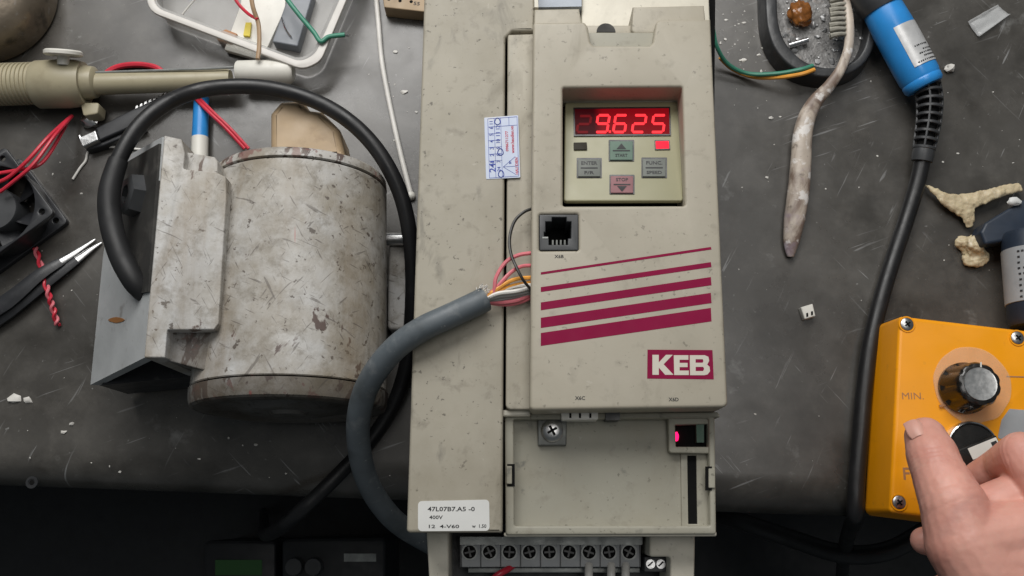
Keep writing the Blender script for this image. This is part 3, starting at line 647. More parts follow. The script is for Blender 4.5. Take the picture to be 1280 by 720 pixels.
mb = MB(); mb.plate([(337, 141), (350, 126), (378, 124), (386, 136), (402, 138), (424, 160), (432, 198), (337, 198)], .082, .046, r=.002, bevel=.0045); part('shaft_block', mb, M['tan'], mo, 'tan block on the motor shaft')
mb = MB(); mb.plate([(486, 303), (519, 303), (519, 412), (484, 412)], .030, 0, r=.003, bevel=.002); ft = part('mounting_foot', mb, M['motor'], mo)
mb = MB(); mb.tube(pts([(470, 299, .034), (520, 299, .034)]), .0042, 16); part('bolt', mb, M['steel'], mo)
mb = MB(); mb.plate([(330, 230), (430, 230), (430, 470), (330, 470)], .03, 0, r=.003); part('base', mb, M['motor'], mo)
# terminal box on its side
zb1 = .124
mb = MB(); mb.plate([(205, 169), (227, 174), (231, 192), (229, 211), (272, 216), (282, 221), (283, 245), (273, 405), (268, 412), (209, 412), (206, 447), (180, 447)], zb1, .03, r=[.0006, .0006, .0006, .0006, .0012, .0012, .0006, .0006, .0012, .0006, .0006, .0006], bevel=.0007); part('terminal_box', mb, M['motor'], mo)
mb = MB(); mb.plate([(222, 188), (268, 196), (272, 202), (272, 222), (220, 218)], zb1-.007, .02, r=.001, bevel=.0008); part('box_step', mb, M['motor'], mo)
mb = MB(); mb.plate([(200, 408), (269, 410), (262, 459), (256, 463), (202, 449)], zb1-.010, .02, r=.001, bevel=.0008); part('box_step', mb, M['motor_dirty_shaded'], mo)  # shade of the low step mixed into the grimy paint
top0, top1 = P(203, 171, .116), P(180.5, 447, .116)
lf = [P(152, 196, .06), P(131, 305, .05), P(113, 481, .045)]
def slab(vs, t):
    n_ = (vs[1]-vs[0]).cross(vs[2]-vs[0]).normalized()
    if n_.z < 0: n_ = -n_
    k = len(vs); m_ = MB(); m_.add(list(vs)+[v-n_*t for v in vs], [list(range(k)), list(reversed(range(k, 2*k)))]+[[i, (i+1) % k, k+(i+1) % k, k+i] for i in range(k)]); return m_
# sloping lid: a plane through the flange edge and the outer lower edge
nl = (lf[2]-top0).cross(top1-top0).normalized()
def on_lid(px, py, lift=0.0):
    o = cam.location; d = P(px, py, 0)-o; t = (top0-o).dot(nl)/d.dot(nl); return o+d*t+(nl if nl.z > 0 else -nl)*lift
lid_px = [(203, 171), (180.5, 447), (113, 481), (129, 318), (150, 200)]
part('box_lid', slab([on_lid(*p) for p in lid_px], .006), M['lidp'], mo)
part('dark_lid_patch', slab([on_lid(x, y, .0015) for x, y in ((202, 180), (188, 365), (174, 368), (140, 296), (153, 208))], .004), M['dark_patch'], mo)  # dark mottled slab laid over the lid's upper part
g = on_lid(176, 246, .0015); gn = nl if nl.z > 0 else -nl
mb = MB(); mb.lathe(g, gn, [(0, .0135), (.007, .0125), (.008, .011), (.008, .006), (.003, .005), (.003, 0)], 6); part('gland_nut', mb, M['socket'], mo)
part('rust_mark', slab([on_lid(146+8*math.cos(a)*(1+.3*math.cos(2*a)), 400+3.6*math.sin(a), .0004) for a in [k/12*2*math.pi for k in range(12)]], .0008), M['stain'], mo)
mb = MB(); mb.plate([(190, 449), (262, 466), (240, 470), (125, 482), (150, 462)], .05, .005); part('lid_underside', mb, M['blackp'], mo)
# motor cable
mc = thing('power_cable', 'thick black cable looping from the motor terminal box round behind the motor', 'cable', P(320, 150))
path = [(184, 368, .100), (168, 352, .108), (150, 318, .110), (138, 275, .111), (137, 238, .112), (148, 200, .112), (172, 160, .110), (205, 131, .105), (245, 114, .094), (290, 108, .092), (335, 110, .090), (380, 121, .090), (420, 140, .090), (455, 168, .088), (483, 205, .084), (503, 250, .076), (513, 300, .066), (516, 350, .052), (514, 405, .036), (508, 455, .020), (492, 505, .010), (462, 552, .0065), (428, 588, .0062), (398, 618, .0060), (372, 642, .002), (350, 660, -.025), (335, 668, -.09), (330, 664, -.2), (330, 640, -.45)]
mb = MB(); mb.tube(pts(path), .0049, 20, 8); part('jacket', mb, M['black'], mc)
mb = MB(); mb.tube(pts(path[:6]), [.0062, .0065, .0067, .0066, .0063, .0057], 20, 8); part('sleeve', mb, M['sleeve'], mc)

# ------------------------------------------------------------------ desoldering pump, pot, boxes at the back
pu = thing('desoldering_pump', 'cream desoldering pump with a ribbed barrel and white nozzle', 'solder pump', P(150, 105))
za = .0175
b0, b1 = P(-40, 107, za), P(52, 106, za); ax_ = (P(300, 96, za)-b0).normalized()
pr = [(0, .0145)]; Lb = (b1-b0).length
n_r = 11
for k in range(n_r):
    t = .30+.62*k/n_r; pr += [(Lb*t, .0150), (Lb*(t+.012), .0150), (Lb*(t+.018), .0140), (Lb*(t+.04), .0140), (Lb*(t+.048), .0150)]
pr += [(Lb, .0150), (Lb, 0)]
mb = MB(); mb.lathe(b0, ax_, pr, 36); part('barrel', mb, M['cream'], pu)
k0 = P(45, 106, za)
mb = MB(); mb.lathe(k0, ax_, [(0, 0), (0, .0152), (.002, .0168), (.022, .0172), (.030, .0165), (.035, .0150), (.035, .0125), (.024, .011), (.024, 0)], 40); part('collar', mb, M['cream'], pu)
mb = MB(); mb.lathe(P(84, 104, za), ax_, [(0, .0115), (.012, .0125), (.020, .011), (.022, .008), (.022, 0)], 30); part('catch', mb, M['cream'], pu)
mb = MB(); mb.lathe(P(79, 70, za+.016), (0.05, 1, .38), [(-.006, .004), (0, .004), (0, .0115), (.001, .0128), (.003, .0128), (.004, .0115), (.004, 0)], 32); part('release_button', mb, M['white'], pu)
mb = MB(); mb.lathe(P(95, 106, za), ax_, [(0, .0078), (.108, .0074), (.110, .007), (.110, 0)], 28); part('tube', mb, M['cream'], pu)
mb = MB(); mb.lathe(P(296, 90, za), (P(370, 90, za)-P(296, 90, za)), [(0, 0), (0, .0072), (.001, .0080), (.030, .0088), (.038, .0086), (.0405, .0066), (.0405, 0)], 32); part('nozzle', mb, M['white'], pu)
mb = MB(); mb.tube(pts([(108, 91, .022), (200, 88, .024), (262, 86, .025), (292, 84, .025)]), .0009, 8); part('rod', mb, M['zinc'], pu)
mb = MB(); mb.plate([(100, 128), (124, 128), (122, 142), (104, 145)], .016, .004, r=.002, bevel=.001); part('trigger', mb, M['cream'], pu)
mb = MB(); mb.blob(P(112, 152, .004), .0045, (1.4, 1, .8), .4, 1.8, 2, 5); part('spring_clip', mb, M['steel'], pu)

mb = MB(); c = P(-8, 6); mb.lathe(c, (0, 0, 1), [(0, .046), (.003, .049), (.02, .049), (.03, .046), (.037, .038), (.041, .025), (.042, 0)], 64)
single('metal_pot', mb, M['pot'], 'scorched brown metal dome cut off by the corner behind the pump', 'pot')
mb = MB(); mb.tube(pts([(125, 100, .003), (138, 88, .003), (155, 82, .003), (178, 81, .003), (198, 86, .003), (210, 100, .003)]), .0022, 8)
single('wire', mb, M['red'], 'short dark red wire arching behind the pump tube', 'wire')

tp = thing('plastic_tray', 'frosted clear plastic tray with rounded corners holding scraps', 'tray', P(300, 10))
tray = [(176, -60), (188, 12), (378, 84), (398, 74), (455, -60)]
zt0 = .026
mb = MB(); mb.plate(tray, zt0, .002, [[(186, -56), (197, 7), (374, 73), (391, 64), (444, -56)]], r=[.003, .014, .014, .012, .003], bevel=.0008, hr=.012, draft=-.003); part('wall', mb, M['frost'], tp)
mb = MB(); mb.plate([(174, -60), (186, 14), (379, 87), (401, 76), (458, -60)], zt0+.0012, zt0-.001, [[(183, -57), (194, 9), (376, 77), (394, 67), (449, -57)]], r=[.003, .015, .015, .013, .003], bevel=.0006, hr=.013); part('rim', mb, M['frost_rim'], tp)
mb = MB(); mb.plate([(186, -55), (200, 12), (374, 78), (391, 66), (446, -55)], .002, .0006, r=.012); part('floor_panel', mb, M['frost'], tp)
mb = MB(); mb.plate([(280, 62), (300, 8), (306, -30), (360, -30), (356, 12), (332, 64), (322, 74)], .006, .0022, r=.001, bevel=.0005); single('card', mb, M['white'], 'white card lying inside the plastic tray', 'card')
mb = MB(); mb.plate([(340, 52), (362, -10), (392, -10), (372, 58)], .012, .0022, r=.001, bevel=.001); single('plastic_piece', mb, M['slate'], 'bluish grey plastic piece inside the plastic tray', 'scrap')
mb = MB(); mb.tube(pts([(312, -20, .03), (316, 8, .028), (323, 30, .024), (324, 55, .027), (322, 74, .029)]), .0016, 8); single('wire', mb, M['brown'], 'brown wire hanging over the wall of the plastic tray', 'wire')
mb = MB(); mb.tube(pts([(285, -20, .02), (296, 2, .02), (310, 17, .02), (322, 24, .026)]), .0012, 8); single('wire', mb, M['red'], 'short dark red wire beside the brown wire in the plastic tray', 'wire')
mb = MB(); mb.tube(pts([(228, 18, .01), (236, 8, .012), (246, -4, .014)]), .0007, 6); single('wire', mb, M['white_w'], 'fine white wire end at the empty side of the plastic tray', 'wire')
mb = MB(); mb.tube(pts([(352, 22, .0135), (357, 36, .0135), (364, 46, .0135)]), .0006, 6); single('wire', mb, M['chrome'], 'fine silver wire on the bluish grey piece', 'wire')
mb = MB(); mb.plate([(304, 44), (307, 28), (314, 28), (312, 45)], .0085, .0062); single('tape_piece', mb, M['yel'], 'small yellow tape piece on the white card', 'tape')
mb = MB(); mb.plate([(268, 42), (282, 36), (297, 42), (290, 54), (272, 50)], .008, .0022, r=.001, bevel=.001); single('scrap', mb, M['rust'], 'small orange brown scrap beside the white card', 'scrap')
mb = MB(); mb.tube(pts([(345, -22, .03), (358, -2, .03), (375, 20, .030), (392, 40, .029), (401, 52, .029), (411, 46, .029), (431, 43.5, .029)]), .0017, 10); gw = single('wire', mb, M['green'], 'dark green wire bent over the rim of the plastic tray', 'wire')
mb = MB(); mb.tube(pts([(431, 43.5, .029), (436, 44.5, .029)]), .0008, 6); part('bare_end', mb, M['steel'], gw)

tbk = thing('connector_block', 'tan connector block with small holes beside the drive top', 'connector', P(500, 0))
mb = MB(); mb.plate([(476, -25), (532, -25), (533, 15), (480, 9)], .014, .0006, r=.001, bevel=.0008); part('body', mb, M['tan'], tbk)
for x, y in ((486, -1), (500, 1), (514, 2)):
    mb = MB(); mb.lathe(P(x, y, .014), (0, 0, 1), [(0, .0013), (.0002, 0)], 10); part('hole', mb, M['dark_gap'], tbk)
c = P(521, 4.5, .014); text('lettering', '55', M['ink'], tbk, c, .0045, .0028, R(-6), .02)

# marker, red twin wire, cutter, bent wire
mk = thing('marker_pen', 'blue and white marker pen sticking out behind the motor', 'pen', P(251, 160))
mb = MB(); a, b, c = P(252, 121, .006), P(250, 172, .006), P(249, 222, .006)
mb.lathe(a, b-a, [(0, 0), (0, .0045), (.001, .0054), ((b-a).length, .0057), ((b-a).length, 0)], 24); part('cap', mb, M['blue'], mk)
mb = MB(); mb.lathe(b, c-b, [(0, 0), (0, .0059), ((c-b).length, .0059), ((c-b).length, 0)], 24); part('barrel', mb, M['white'], mk)
tw = thing('twin_wire', 'pair of red wires running behind the motor beside the marker pen', 'wire', P(270, 150))
for d in (0, 5):
    mb = MB(); mb.tube(pts([(238+d, 116, .01), (246+d, 125, .012), (262+d, 141, .014), (282+d, 160, .013), (306+d, 186, .01)]), .0013, 8); part('wire', mb, M['red'], tw)
ct = thing('wire_stripper', 'black flat hand tool with a metal end and notched edge', 'tool', P(150, 150))
mb = MB(); mb.plate([(119, 160), (168, 135), (214, 113), (218, 118), (190, 140), (160, 160), (124, 176)], .011, .002, r=.001, bevel=.0012); part('upper_arm', mb, M['blackp'], ct)
mb = MB(); mb.plate([(104, 183), (124, 178), (176, 156), (182, 160), (130, 182), (108, 188)], .008, .001, r=.001, bevel=.001); part('lower_arm', mb, M['blackp'], ct)
mb = MB(); mb.plate([(96.5, 168.5), (100, 167.5), (101, 170.5), (119, 162.5), (123, 175), (103, 184), (99, 176)], .0125, .002, r=.0006, bevel=.0008); part('metal_end', mb, M['steel'], ct)
mb = MB()
for k in range(9):
    x, y = 169+k*5.5, 136-k*2.55
    mb.plate([(x, y), (x+3.6, y-1.8), (x+3.0, y-4.6), (x+.8, y-3.4)], .0115, .004)
part('notched_edge', mb, M['steel'], ct)
mb = MB(); mb.tube(pts([(91, 224, .001), (100, 210, .001), (107, 201, .001), (110, 190, .001), (118, 184, .002), (132, 183.5, .002), (146, 184, .002), (178, 187, .001)]), .0009, 8)
single('bent_wire', mb, M['white_w'], 'bent bare white wire lying beside the black hand tool', 'wire')

# fan
zf1 = .025
fn = thing('cooling_fan', 'black square cooling fan with a round hub at the picture edge', 'fan', P(0, 262))
A = P(68, 266, zf1); u = (P(9, 187, zf1)-A); u.z = 0; u.normalize(); v = Vector((-u.y, u.x, 0)); 
if v.x > 0: v = -v
sd = .062; Cc = A+u*sd/2+v*sd/2
sq = [A, A+u*sd, A+u*sd+v*sd, A+v*sd]
def circ(c, r, n=40): return [c+Vector((math.cos(k/n*2*math.pi)*r, math.sin(k/n*2*math.pi)*r, 0)) for k in range(n)]
corner = [circ(Cc+(q-Cc)*.80, .0021, 14) for q in sq]
for (za_, zb_) in ((zf1, zf1-.004), (.0045, .0005)):
    mb = MB(); mb.plate(sq, za_, zb_, [circ(Cc, .0295)]+corner, r=.003, bevel=.0006, world=True); part('flange', mb, M['blackp'], fn)
mb = MB(); mb.plate(circ(Cc, .0305), zf1-.004, .0045, [circ(Cc, .0290)], world=True); part('shroud', mb, M['blackp'], fn)
mb = MB(); mb.lathe((Cc.x, Cc.y, 0), (0, 0, 1), [(.002, .0155), (.019, .0155), (.0205, .0145), (.021, 0)], 40); part('hub', mb, M['socket'], fn)
src = None
for k in range(7):
    a = k/7*2*math.pi+.35; m_ = MB(); vs = []
    for i in range(4):
        r_ = .015+.0133*i/3
        for j in range(4):
            t = j/3; aa = a+t*.62+i*.05; vs.append(Vector((Cc.x+math.cos(aa)*r_, Cc.y+math.sin(aa)*r_, .017-.011*t)))
    n0 = len(vs); vs2 = [q-Vector((0, 0, .0012)) for q in vs]; fs = []
    for i in range(3):
        for j in range(3): q = i*4+j; fs += [[q, q+1, q+5, q+4], [n0+q+4, n0+q+5, n0+q+1, n0+q]]
    m_.add(vs+vs2, fs); part('blade', m_, M['blackp'], fn)
mb = MB(); mb.plate([(-30, 236), (-10, 214), (20, 252), (2, 272)], .004, .0012); part('strut', mb, M['blackp'], fn)
for k, p in enumerate(([(-15, 232, .027), (10, 222, .03), (35, 200, .034), (60, 172, .03), (86, 148, .012)], [(-10, 218, .028), (20, 213, .029), (45, 208, .03), (62, 192, .026), (88, 146, .010)], [(0, 240, .027), (18, 226, .031), (42, 205, .034), (68, 170, .027), (90, 145, .009)])):
    if k == 0: rb = thing('fan_lead', 'bundle of three red wires running from the fan hub to the pump', 'wire', P(45, 200))
    mb = MB(); mb.tube(pts(p), .0013, 8); part('wire', mb, M['red'], rb)
twl = thing('twisted_wire', 'short twisted pair of pink and dark wires below the fan', 'wire', P(58, 360))
cl, _ = cr(pts([(44, 310, .004), (52, 335, .004), (60, 365, .008), (66, 385, .006), (72, 406, .003)]), [1]*5, 16)
for ph, m in ((0, 'pink'), (math.pi, 'red')):
    q = []
    for i, c in enumerate(cl):
        a = i/len(cl)*2*math.pi*4.5+ph; q.append(c+Vector((math.cos(a)*.0013, 0, math.sin(a)*.0013)))
    mb = MB(); mb.tube(q, .0011, 7, 1); part('wire', mb, M[m], twl)
tz = thing('tweezers', 'black tweezers with bare silver tips lying below the fan', 'tweezers', P(40, 360))
mb = MB(); mb.tube(pts([(-30, 412, .005), (10, 385, .006), (60, 350, .006), (100, 322, .004)]), [.008, .0078, .005, .0028], 10, 6, flat=.35); part('arm', mb, M['blackp'], tz)
mb = MB(); mb.tube(pts([(96, 325, .0042), (112, 313, .003), (127, 303, .0015)]), [.0030, .0019, .0006], 10, 4, flat=.5); part('tip', mb, M['steel'], tz)
mb = MB(); mb.tube(pts([(-30, 400, .011), (10, 376, .011), (50, 343, .010), (78, 326, .007)]), [.006, .006, .0045, .003], 10, 6, flat=.3); part('arm', mb, M['blackp'], tz)
mb = MB(); mb.tube(pts([(76, 327, .007), (97, 314, .004), (119, 299, .002)]), [.0030, .0022, .0006], 10, 4, flat=.5); part('tip', mb, M['steel'], tz)

# ------------------------------------------------------------------ right side: dish, brush, iron
ds = thing('dish', 'dark round-ended dish full of solder scraps', 'dish', P(1030, 30))
oz = .015
def smooth_px(l): return [(v.x, v.y) for v in cr([Vector((x, y, 0)) for x, y in l], [1]*len(l), 4)[0]]
outer = [(956, -60), (957, 10), (962, 45), (975, 70), (998, 88), (1030, 96), (1060, 92), (1083, 76), (1096, 45), (1100, 0), (1100, -60)]
inner = [(972, -60), (972, 10), (976, 38), (986, 58), (1006, 76), (1032, 84), (1056, 81), (1075, 68), (1085, 42), (1088, 0), (1088, -60)]
outer = smooth_px(outer); inner = smooth_px(inner)
mb = MB(); mb.plate(outer, oz, .0008, [inner], bevel=.0018, draft=.002); part('rim', mb, M['dish'], ds)
mb = MB(); bw = [P(x, y, .004) for x, y in outer]
mb.plate(smooth_px([(964, -60), (964, 10), (970, 45), (984, 68), (1005, 83), (1031, 90), (1058, 86), (1078, 70), (1090, 42), (1093, 0), (1093, -60)]), .0045, .001); part('floor_panel', mb, M['ash'], ds)
mb = MB()
for i in range(130):
    x, y = random.uniform(975, 1085), random.uniform(-5, 82)
    if ((x-1030)/54)**2+((max(y, 20)-20)/60)**2 > 1: continue
    r = .0005+.0022*random.random()**3; mb.blob(P(x, y, .0050), r, (random.uniform(.8, 1.6), random.uniform(.8, 1.4), .8), .3, 1.5, 1, i)
o = struct('solder_debris', mb, M['solder'], 'stuff')
mb = MB(); mb.blob(P(1000, 17, .010), .0088, (1.0, 1.15, .7), .14, 1.9, 4, 4); single('rosin_lump', mb, M['amber'], 'amber rosin lump in the dark dish', 'rosin')
mb = MB(); a, b = P(986, 57, .0075), P(1010, 50, .0085); mb.tube([a, b], .0021, 12); single('metal_pin', mb, M['chrome'], 'short shiny metal pin in the dark dish', 'pin')

br = thing('toothbrush', 'old toothbrush with a stained handle resting on the dark dish', 'toothbrush', P(1005, 180))
pp = [(1057, -4, .022), (1061, 20, .022), (1062, 45, .0215), (1059, 66, .021), (1050, 88, .0205), (1036, 108, .018), (1020, 126, .014), (1009, 146, .011), (1003, 172, .009), (1001, 205, .008), (998, 240, .007), (993, 275, .006), (989, 303, .005), (988, 321, .004)]
wd = [.0026, .0032, .0034, .0034, .0036, .0042, .0052, .0062, .0070, .0074, .0078, .0074, .0056, .0022]
mb = MB(); mb.tube(pts(pp), wd, 16, 6, flat=.72); part('handle', mb, M['brush_h'], br)
for k in range(8):
    for j in range(2):
        y = -2+k*6.3; c = P(1057, y, .019+j*.004); e = P(1040-random.uniform(0, 4), y+3+random.uniform(-1.5, 1.5), .016+j*.006)
        mb = MB(); mb.tube([c, (c+e)/2+Vector((0, .0003, .0006)), e], [.0013, .0016, .0022], 8, 3); part('bristle', mb, M['bristle'], br)

ir = thing('soldering_iron', 'blue soldering iron handle with a silver label and ribbed cord grip', 'soldering iron', P(1120, 40))
zi = .020
a, b = P(1058, -72, .030), P(1156, 109, zi)
d = b-a; Ld = d.length; dn = d.normalized()
mb = MB(); mb.lathe(a, d, [(Ld*.42, 0), (Ld*.42, .0125), (Ld*.46, .0138), (Ld*.6, .0146), (Ld*.85, .0146), (Ld*.93, .0143), (Ld*.95, .0136), (Ld*.955, .0140), (Ld*.985, .0138), (Ld, .0125), (Ld*1.004, .010), (Ld*1.002, 0)], 48); part('handle', mb, M['blue'], ir)
mb = MB(); mb.lathe(a, d, [(0, 0), (0, .016), (Ld*.2, .0165), (Ld*.41, .0165), (Ld*.44, .0158), (Ld*.47, .0148), (Ld*.47, 0)], 40); part('collar', mb, M['socket'], ir)
upv = Vector((0, 0, 1)); 
mb = MB(); mb.lathe(a, d, [(Ld*.62, .0148), (Ld*.72, .0149), (Ld*.885, .0149)], 24, ref=upv, a0=R(-75), a1=R(30)); lb = part('label', mb, M['foil'], ir)
# printed lines on the label
for k, (t0, ph0, ph1) in enumerate(((.80, -60, -10), (.82, -62, 8), (.84, -58, -4), (.77, -40, 10), (.865, -60, 20))):
    mb = MB(); n_ = int((ph1-ph0)/6)
    for j in range(n_):
        q0 = ph0+j*6; mb.lathe(a, d, [(Ld*t0, .01505), (Ld*(t0+.009), .01505)], 2, ref=upv, a0=R(q0), a1=R(q0+random.choice((3, 4, 4.6))))
    part('print', mb, M['ink'], ir)
rp = pts([(1158, 104, .0195), (1162, 125, .019), (1161, 150, .0175), (1157, 175, .0155), (1154, 192, .0135)]); rc, _ = cr(rp, [1]*5, 10)
mb = MB(); mb.tube(rp, [.0068, .0062, .0058, .0056, .0056], 16, 10); part('grip_core', mb, M['dark_gap'], ir)
nring = 9
for k in range(nring):
    i = 2+int(k*(len(rc)-8)/(nring-1)); q = rc[i]; t = (rc[i+1]-rc[i-1]).normalized(); r_ = .0096-.0022*k/nring
    mb = MB(); mb.lathe(q-t*.0011, t, [(0, r_-.003), (0, r_-.0004), (.0004, r_), (.0018, r_), (.0022, r_-.0004), (.0022, r_-.003)], 24); part('grip_rib', mb, M['socket'], ir)
for sgn in (0, 90, 180, 270):
    mb = MB(); q = []
    for i in range(2, len(rc)-4):
        t = (rc[i+1]-rc[i-1]).normalized(); nn = Vector((0, 0, 1)); nn = (nn-t*nn.dot(t)).normalized(); bi = t.cross(nn)
        r_ = .0088-.0022*i/len(rc); q.append(rc[i]+(nn*math.cos(R(sgn+20))+bi*math.sin(R(sgn+20)))*r_)
    mb.tube(q, .0009, 6, 1, smooth=False); part('grip_bar', mb, M['socket'], ir)
i = len(rc)-5; t = (rc[-1]-rc[i]).normalized()
mb = MB(); mb.lathe(rc[i], t, [(0, 0), (0, .0072), (.004, .0075), (.0085, .0070), (.009, .005), (.009, 0)], 24); part('grip_end', mb, M['socket'], ir)
mb = MB(); mb.tube(pts([(1155, 186, .014), (1152, 205, .0115), (1145, 235, .009), (1131, 280, .0066), (1116, 325, .0062), (1101, 375, .0062), (1088, 430, .0062), (1080, 490, .0062), (1075, 550, .0062), (1071, 600, .0062), (1069, 640, .004), (1067, 652, -.012), (1062, 664, -.05), (1056, 690, -.15), (1050, 740, -.40)]), .0055, 16, 8); part('cord', mb, M['black'], ir)

mb = MB(); mb.tube(pts([(1190, 640, -.12), (1150, 668, -.12), (1105, 690, -.12), (1050, 692, -.13), (985, 672, -.16), (920, 650, -.2), (880, 640, -.3)]), .0075, 12)
single('hanging_cord', mb, M['sleeve'], 'dark cord sagging in the shade below the bench edge', 'cord')
# film, glue, tool, connector, bead
mb = MB(); n_ = 8; vs = []; q = [P(1208, 29), P(1245, 8), P(1261, 20), P(1222, 48)]
for i in range(n_+1):
    for j in range(n_+1):
        s_, t_ = i/n_, j/n_; p = (q[0]*(1-s_)+q[1]*s_)*(1-t_)+(q[3]*(1-s_)+q[2]*s_)*t_
        p.z = .0012+.0022*abs(noise.noise(Vector((s_*3, t_*2.2, 4))))+(.0015 if j in (0, n_) else 0); vs.append(p)
mb.add(vs, [[i*(n_+1)+j, (i+1)*(n_+1)+j, (i+1)*(n_+1)+j+1, i*(n_+1)+j+1] for i in range(n_) for j in range(n_)])
o = single('plastic_film', mb, M['film'], 'small clear plastic film scrap lying beyond the blue iron', 'film')
sm = o.modifiers.new('thick', 'SOLIDIFY'); sm.thickness = .0003
def remeshed(name, mb, m, vox, smooth, disp, label, cat, parent=None, noise_amp=0, noise_scale=100):
    xs = [v.x for v in mb.v]; ys = [v.y for v in mb.v]; Lc = Vector((sum(xs)/len(xs), sum(ys)/len(ys), min(v.z for v in mb.v)))
    me = mesh_of(name, mb, m, Lc); o = bpy.data.objects.new(name, me); COL.objects.link(o); o.location = Lc
    a = o.modifiers.new('r', 'REMESH'); a.mode = 'VOXEL'; a.voxel_size = vox; a.use_smooth_shade = True
    s_ = o.modifiers.new('s', 'SMOOTH'); s_.iterations = smooth; s_.factor = .5
    dg = bpy.context.evaluated_depsgraph_get(); dg.update()
    me2 = bpy.data.meshes.new_from_object(o.evaluated_get(dg)); o.modifiers.clear(); o.data = me2; me2.name = name
    if noise_amp:
        nrm = [v.normal.copy() for v in me2.vertices]
        for v, vn in zip(me2.vertices, nrm):
            n2 = noise.noise(v.co*noise_scale)+.6*noise.noise(v.co*noise_scale*2.3); v.co += vn*(n2*noise_amp)
    me2.polygons.foreach_set('use_smooth', [True]*len(me2.polygons))
    if not me2.materials: me2.materials.append(m)
    return tag(o, label, cat)
mb = MB()
mb.tube(pts([(1156, 231, .006), (1170, 240, .007), (1184, 250, .007), (1200, 256, .006), (1212, 258, .006)]), [.0008, .0030, .0052, .0085, .007], 12, 6, flat=.4)
mb.tube(pts([(1200, 255, .006), (1222, 249, .007), (1240, 243, .008), (1258, 237, .007), (1276, 234, .006)]), [.007, .0055, .0042, .0042, .0036], 12, 6, flat=.45)
mb.tube(pts([(1205, 254, .006), (1209, 268, .006), (1212, 284, .004)]), [.0085, .0055, .0025], 12, 6, flat=.4)
remeshed('glue_strip', mb, M['glue'], .0008, 3, 0, 'torn three-armed strip of dried yellowish glue', 'glue scrap', noise_amp=.0009, noise_scale=210)
mb = MB(); mb.blob(P(1216, 306, .005), .0085, (1, .9, .55), .4, 1.6, 3, 9); mb.tube(pts([(1214, 300, .005), (1226, 322, .004), (1204, 326, .003)]), [.005, .006, .004], 10, 5, flat=.5)
remeshed('glue_lump', mb, M['glue'], .0008, 2, 0, 'small crumpled lump of dried glue beside the navy tool', 'glue scrap', noise_amp=.0011, noise_scale=230)

ht = thing('hand_tool', 'dark navy tool with a grey printed sleeve cut off at the picture edge', 'tool', P(1280, 330))
mb = MB(); mb.plate([(1226, 290), (1232, 278), (1278, 250), (1320, 238), (1320, 290), (1284, 296), (1232, 306)], .020, .004, r=.002, bevel=.002); part('bracket', mb, M['navy'], ht)
a, b = P(1288, 292, .022), P(1298, 408, .022); d2 = (b-a); l2 = d2.length
mb = MB(); mb.lathe(a, d2, [(0, 0), (0, .017), (.003, .0185), (l2-.003, .0185), (l2, .017), (l2, 0)], 40); part('body', mb, M['navy'], ht)
mb = MB(); mb.lathe(a, d2, [(l2*.19, .0182), (l2*.195, .0191), (l2*.77, .0191), (l2*.775, .0182)], 40); part('sleeve', mb, M['tool_label'], ht)
mb = MB()
for k in range(9):
    t0 = .24+k*.06
    for j in range(5):
        if random.random() < .8: q0 = 15+j*9+random.uniform(-1, 1); mb.lathe(a, d2, [(l2*t0, .0194), (l2*(t0+random.uniform(.012, .035)), .0194)], 2, ref=upv, a0=R(-q0-random.uniform(2, 6)), a1=R(-q0)); mb.lathe(a, d2, [(l2*t0, .0194), (l2*(t0+.02), .0194)], 2, ref=upv, a0=R(q0), a1=R(q0+5))
part('print', mb, M['ink'], ht)
mb = MB(); mb.blob(P(1268, 252, .022), .003, (1.6, 1, .6), .3, 1.5, 2, 3); part('bolt_head', mb, M['paper'], ht)

wcn = thing('wire_connector', 'tiny white two-hole connector lying alone on the bench', 'connector', P(1010, 390))
mb = MB(); mb.plate([(1001, 384), (1016, 379.5), (1019.5, 395), (1006, 399)], .006, .0004, r=.0005, bevel=.0006); part('body', mb, M['white'], wcn)
for x, y in ((1009, 394), (1015, 392)):
    mb = MB(); mb.plate([(x-1.2, y-2.6), (x+1.2, y-3.2), (x+1.4, y+1.6), (x-1, y+2)], .0063, .005); part('hole', mb, M['dark_gap'], wcn)
mb = MB(); mb.blob(P(1187, 85, .002), .0034, (1.15, .9, .75), .3, 1.6, 2, 6); single('glue_bead', mb, M['crumb'], 'pale little bead beside the end of the blue handle', 'bead')

# ------------------------------------------------------------------ yellow control box
zy = .042
yb_ = thing('control_box', 'yellow control box with a black dial knob and a selector switch', 'control box', P(1200, 520))
top = [(1124.5, 394.5), (1350, 421), (1350, 672), (1112, 641)]
mb = MB(); mb.plate(top, zy, .004, r=.003, bevel=.0026, draft=.0016, n=5); part('enclosure', mb, M['yellow'], yb_)
mb = MB(); bt_ = [P(*p, zy) for p in top]; cxy = sum(bt_, Vector())/4
mb.plate([cxy+(p-cxy)*1.012 for p in bt_], .004, .0005, world=True, r=.003); part('base', mb, M['blackp'], yb_)
for x, y in ((1133.5, 405.5), (1271.5, 422.5), (1123.5, 628)):
    c = P(x, y, zy)
    mb = MB(); mb.lathe(c, (0, 0, 1), [(.0001, .0054), (.0006, .0052), (.0006, .0044), (.0002, .0042)], 24); part('screw_seat', mb, M['yellow'], yb_)
    mb = MB(); mb.lathe(c, (0, 0, 1), [(-.001, .0042), (.0008, .0040), (.0014, .0028), (.0015, 0)], 24); s_ = part('screw', mb, M['steel'], yb_)
    mb = MB(); mb.box(c+Vector((0, 0, .0015)), .0042, .0010, .0005, .6); mb.box(c+Vector((0, 0, .0016)), .0010, .0042, .0005, .6); part('screw_slot', mb, M['dark_gap'], s_)
ctext('MIN.', 1141, 495, 27, 8.5, zy, 'rust', yb_, 0, .0); ctext('F', 1133, 592, 8, 15, zy, 'rust', yb_, 0, .02)
kc = P(1203, 486, zy)
